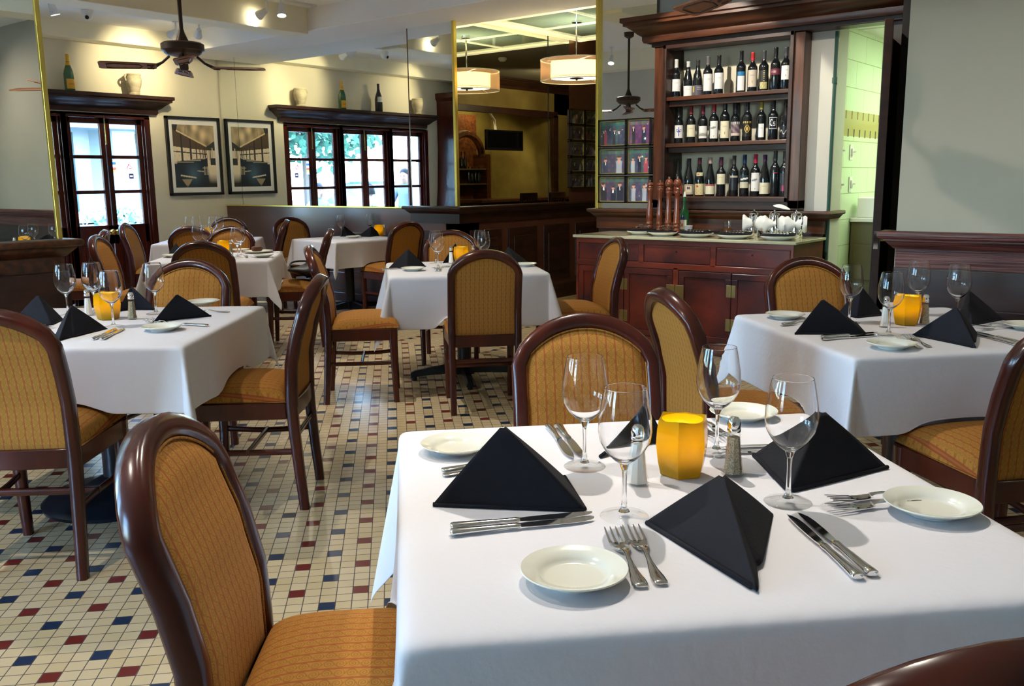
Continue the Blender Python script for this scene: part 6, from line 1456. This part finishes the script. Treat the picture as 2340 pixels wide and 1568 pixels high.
for sx_ in (-1.45, 1.45):
    for sy_ in (-.82, .82):
        q = MB(); q.cyl((sx_, sy_ - .1, .33), (sx_, sy_ + .1, .33), .33, n=24); q.cyl((sx_, sy_ - .11, .33), (sx_, sy_ + .11, .33), .2, n=16); q.build('wheel', BLACKP, e, ang=30)
# patio tables with seated people just outside the glass
def person(x, y, rz, label, shirt, z0=0.0, turn=0.0):
    e = empty('person', (x, y, z0 - .05), rz, label, 'person')
    V3 = [(0, 0, .50), (0, .02, .72), (0, .03, .95), (0, .02, 1.06), (0, .0, 1.13), (0, -.01, 1.22), (0, -.015, 1.30),
          (.17, .02, 1.00), (.24, -.06, .78), (.20, -.28, .74), (-.17, .02, 1.00), (-.24, -.06, .78), (-.20, -.28, .74),
          (.10, -.05, .48), (.13, -.42, .47), (.13, -.42, .08), (-.10, -.05, .48), (-.13, -.42, .47), (-.13, -.42, .08), (.13, -.52, .05), (-.13, -.52, .05)]
    E3 = [(0, 1), (1, 2), (2, 3), (3, 4), (4, 5), (5, 6), (3, 7), (7, 8), (8, 9), (3, 10), (10, 11), (11, 12), (0, 13), (13, 14), (14, 15), (15, 19), (0, 16), (16, 17), (17, 18), (18, 20)]
    Rr_ = [.14, .13, .15, .10, .052, .085, .07, .065, .05, .04, .065, .05, .04, .085, .065, .045, .085, .065, .045, .035, .035]
    me = bpy.data.meshes.new('person_body'); me.from_pydata(V3, E3, []); me.materials.append(shirt); me.materials.append(SKIN)
    o = bpy.data.objects.new('body', me); COL.objects.link(o); o.parent = e
    sk_ = o.modifiers.new('skin', 'SKIN'); sk_.use_smooth_shade = True
    for i_, r_ in enumerate(Rr_): me.skin_vertices[0].data[i_].radius = (r_, r_)
    me.skin_vertices[0].data[0].use_root = True
    ss = o.modifiers.new('sub', 'SUBSURF'); ss.levels = 2; ss.render_levels = 2
    q = MB()
    def hdf(u, v):
        a, p = 2 * pi * u, pi * (v - .5); cx_, sx__ = cos(a), sin(a)
        r = 1 + (.18 if abs(a - 3 * pi / 2) < .22 and -.35 < p < .1 else 0)
        return (.078 * cos(p) * cx_ * r, .098 * cos(p) * sx__ * r - .01, 1.235 + .125 * sin(p) - .01 * (p < 0))
    q.grid(hdf, 28, 18); hd_ = q.build('head', SKIN, e, ang=180); hd_.rotation_euler[2] = turn
    q = MB(); q.grid(lambda u, v: (.086 * cos(pi * (.5 - .42 * v) - 0) * 0 + .087 * cos(2 * pi * u) * sin(pi * .56 * v), .104 * sin(2 * pi * u) * sin(pi * .56 * v) + .004 + .01 * v, 1.245 + .130 * cos(pi * .56 * v) - (.05 * v if sin(2 * pi * u) > 0 else -.045 * v)), 24, 12)
    q.build('hair', HAIR, hd_, ang=180)
    for s_ in (-1, 1):
        q = MB(); q.grid(lambda u, v: (s_ * .080 + .008 * sin(pi * v) * cos(2 * pi * u), .0 + .014 * sin(2 * pi * u) * sin(pi * v), 1.225 + .022 * cos(pi * v)), 10, 6); q.build('ear', SKIN, hd_, ang=180)
        q = MB(); q.grid(lambda u, v: (s_ * .03 + .01 * sin(pi * v) * cos(2 * pi * u), -.1 + .006 * sin(2 * pi * u) * sin(pi * v), 1.245 + .006 * cos(pi * v)), 8, 5); q.build('eye', BLACKP, hd_, ang=180)
        for f_ in range(5):
            q = MB(); bx_ = s_ * .20 + (f_ - 2) * .016; ln = (.05, .07, .078, .07, .055)[f_]
            q.tube([(bx_, -.30, .742), (bx_ + s_ * 0, -.30 - ln * .6, .745), (bx_, -.30 - ln, .728)], [.0085, .008, .006], 6); q.build('finger', SKIN, e)
    q = MB(); q.tube([(-.025, -.104, 1.185), (0, -.108, 1.182), (.025, -.104, 1.185)], .004, 6); q.build('mouth', mat('lips', (.3, .1, .08), .5), hd_)
    return e
def pchair(x, y, rz, label):
    e = empty('patio_chair', (x, y, -.05), rz, label, 'chair', 'patio chairs outside the doors')
    q = MB(); q.box(-.22, .22, -.22, .22, .42, .45); q.build('seat', IRON, e, smooth=False)
    for sx_ in (-1, 1):
        for sy_ in (-1, 1):
            q = MB(); q.cyl((sx_ * .2, sy_ * .2, 0), (sx_ * .2, sy_ * .2, .44), .012, n=8); q.build('leg', IRON, e)
    q = MB(); q.tube([(-.2, .2, .44), (-.2, .24, .85), (0, .25, .9), (.2, .24, .85), (.2, .2, .44)], .012, 8); q.build('backrest', IRON, e)
for (x, y, rz, lb, sh, z0) in ((2.6004, 11.0, 1.2, 'person with short dark hair seen from behind through the glass, in a blue-grey shirt', SHIRT, .22),
                         (3.1158, 11.35, 2.6, 'seated person with short hair outside the middle doors, in a white shirt', mat('white_shirt', (.75, .77, .8), .8), 0),
                         (3.7278, 11.9, .1, 'seated person outside, only the upper face showing above the mirror ledge', mat('teal_shirt', (.2, .4, .42), .8), 0)):
    person(x, y, rz, lb, sh, z0); 
    if z0 == 0: pchair(x, y, rz, 'black metal patio chair under the ' + lb.split(',')[0])
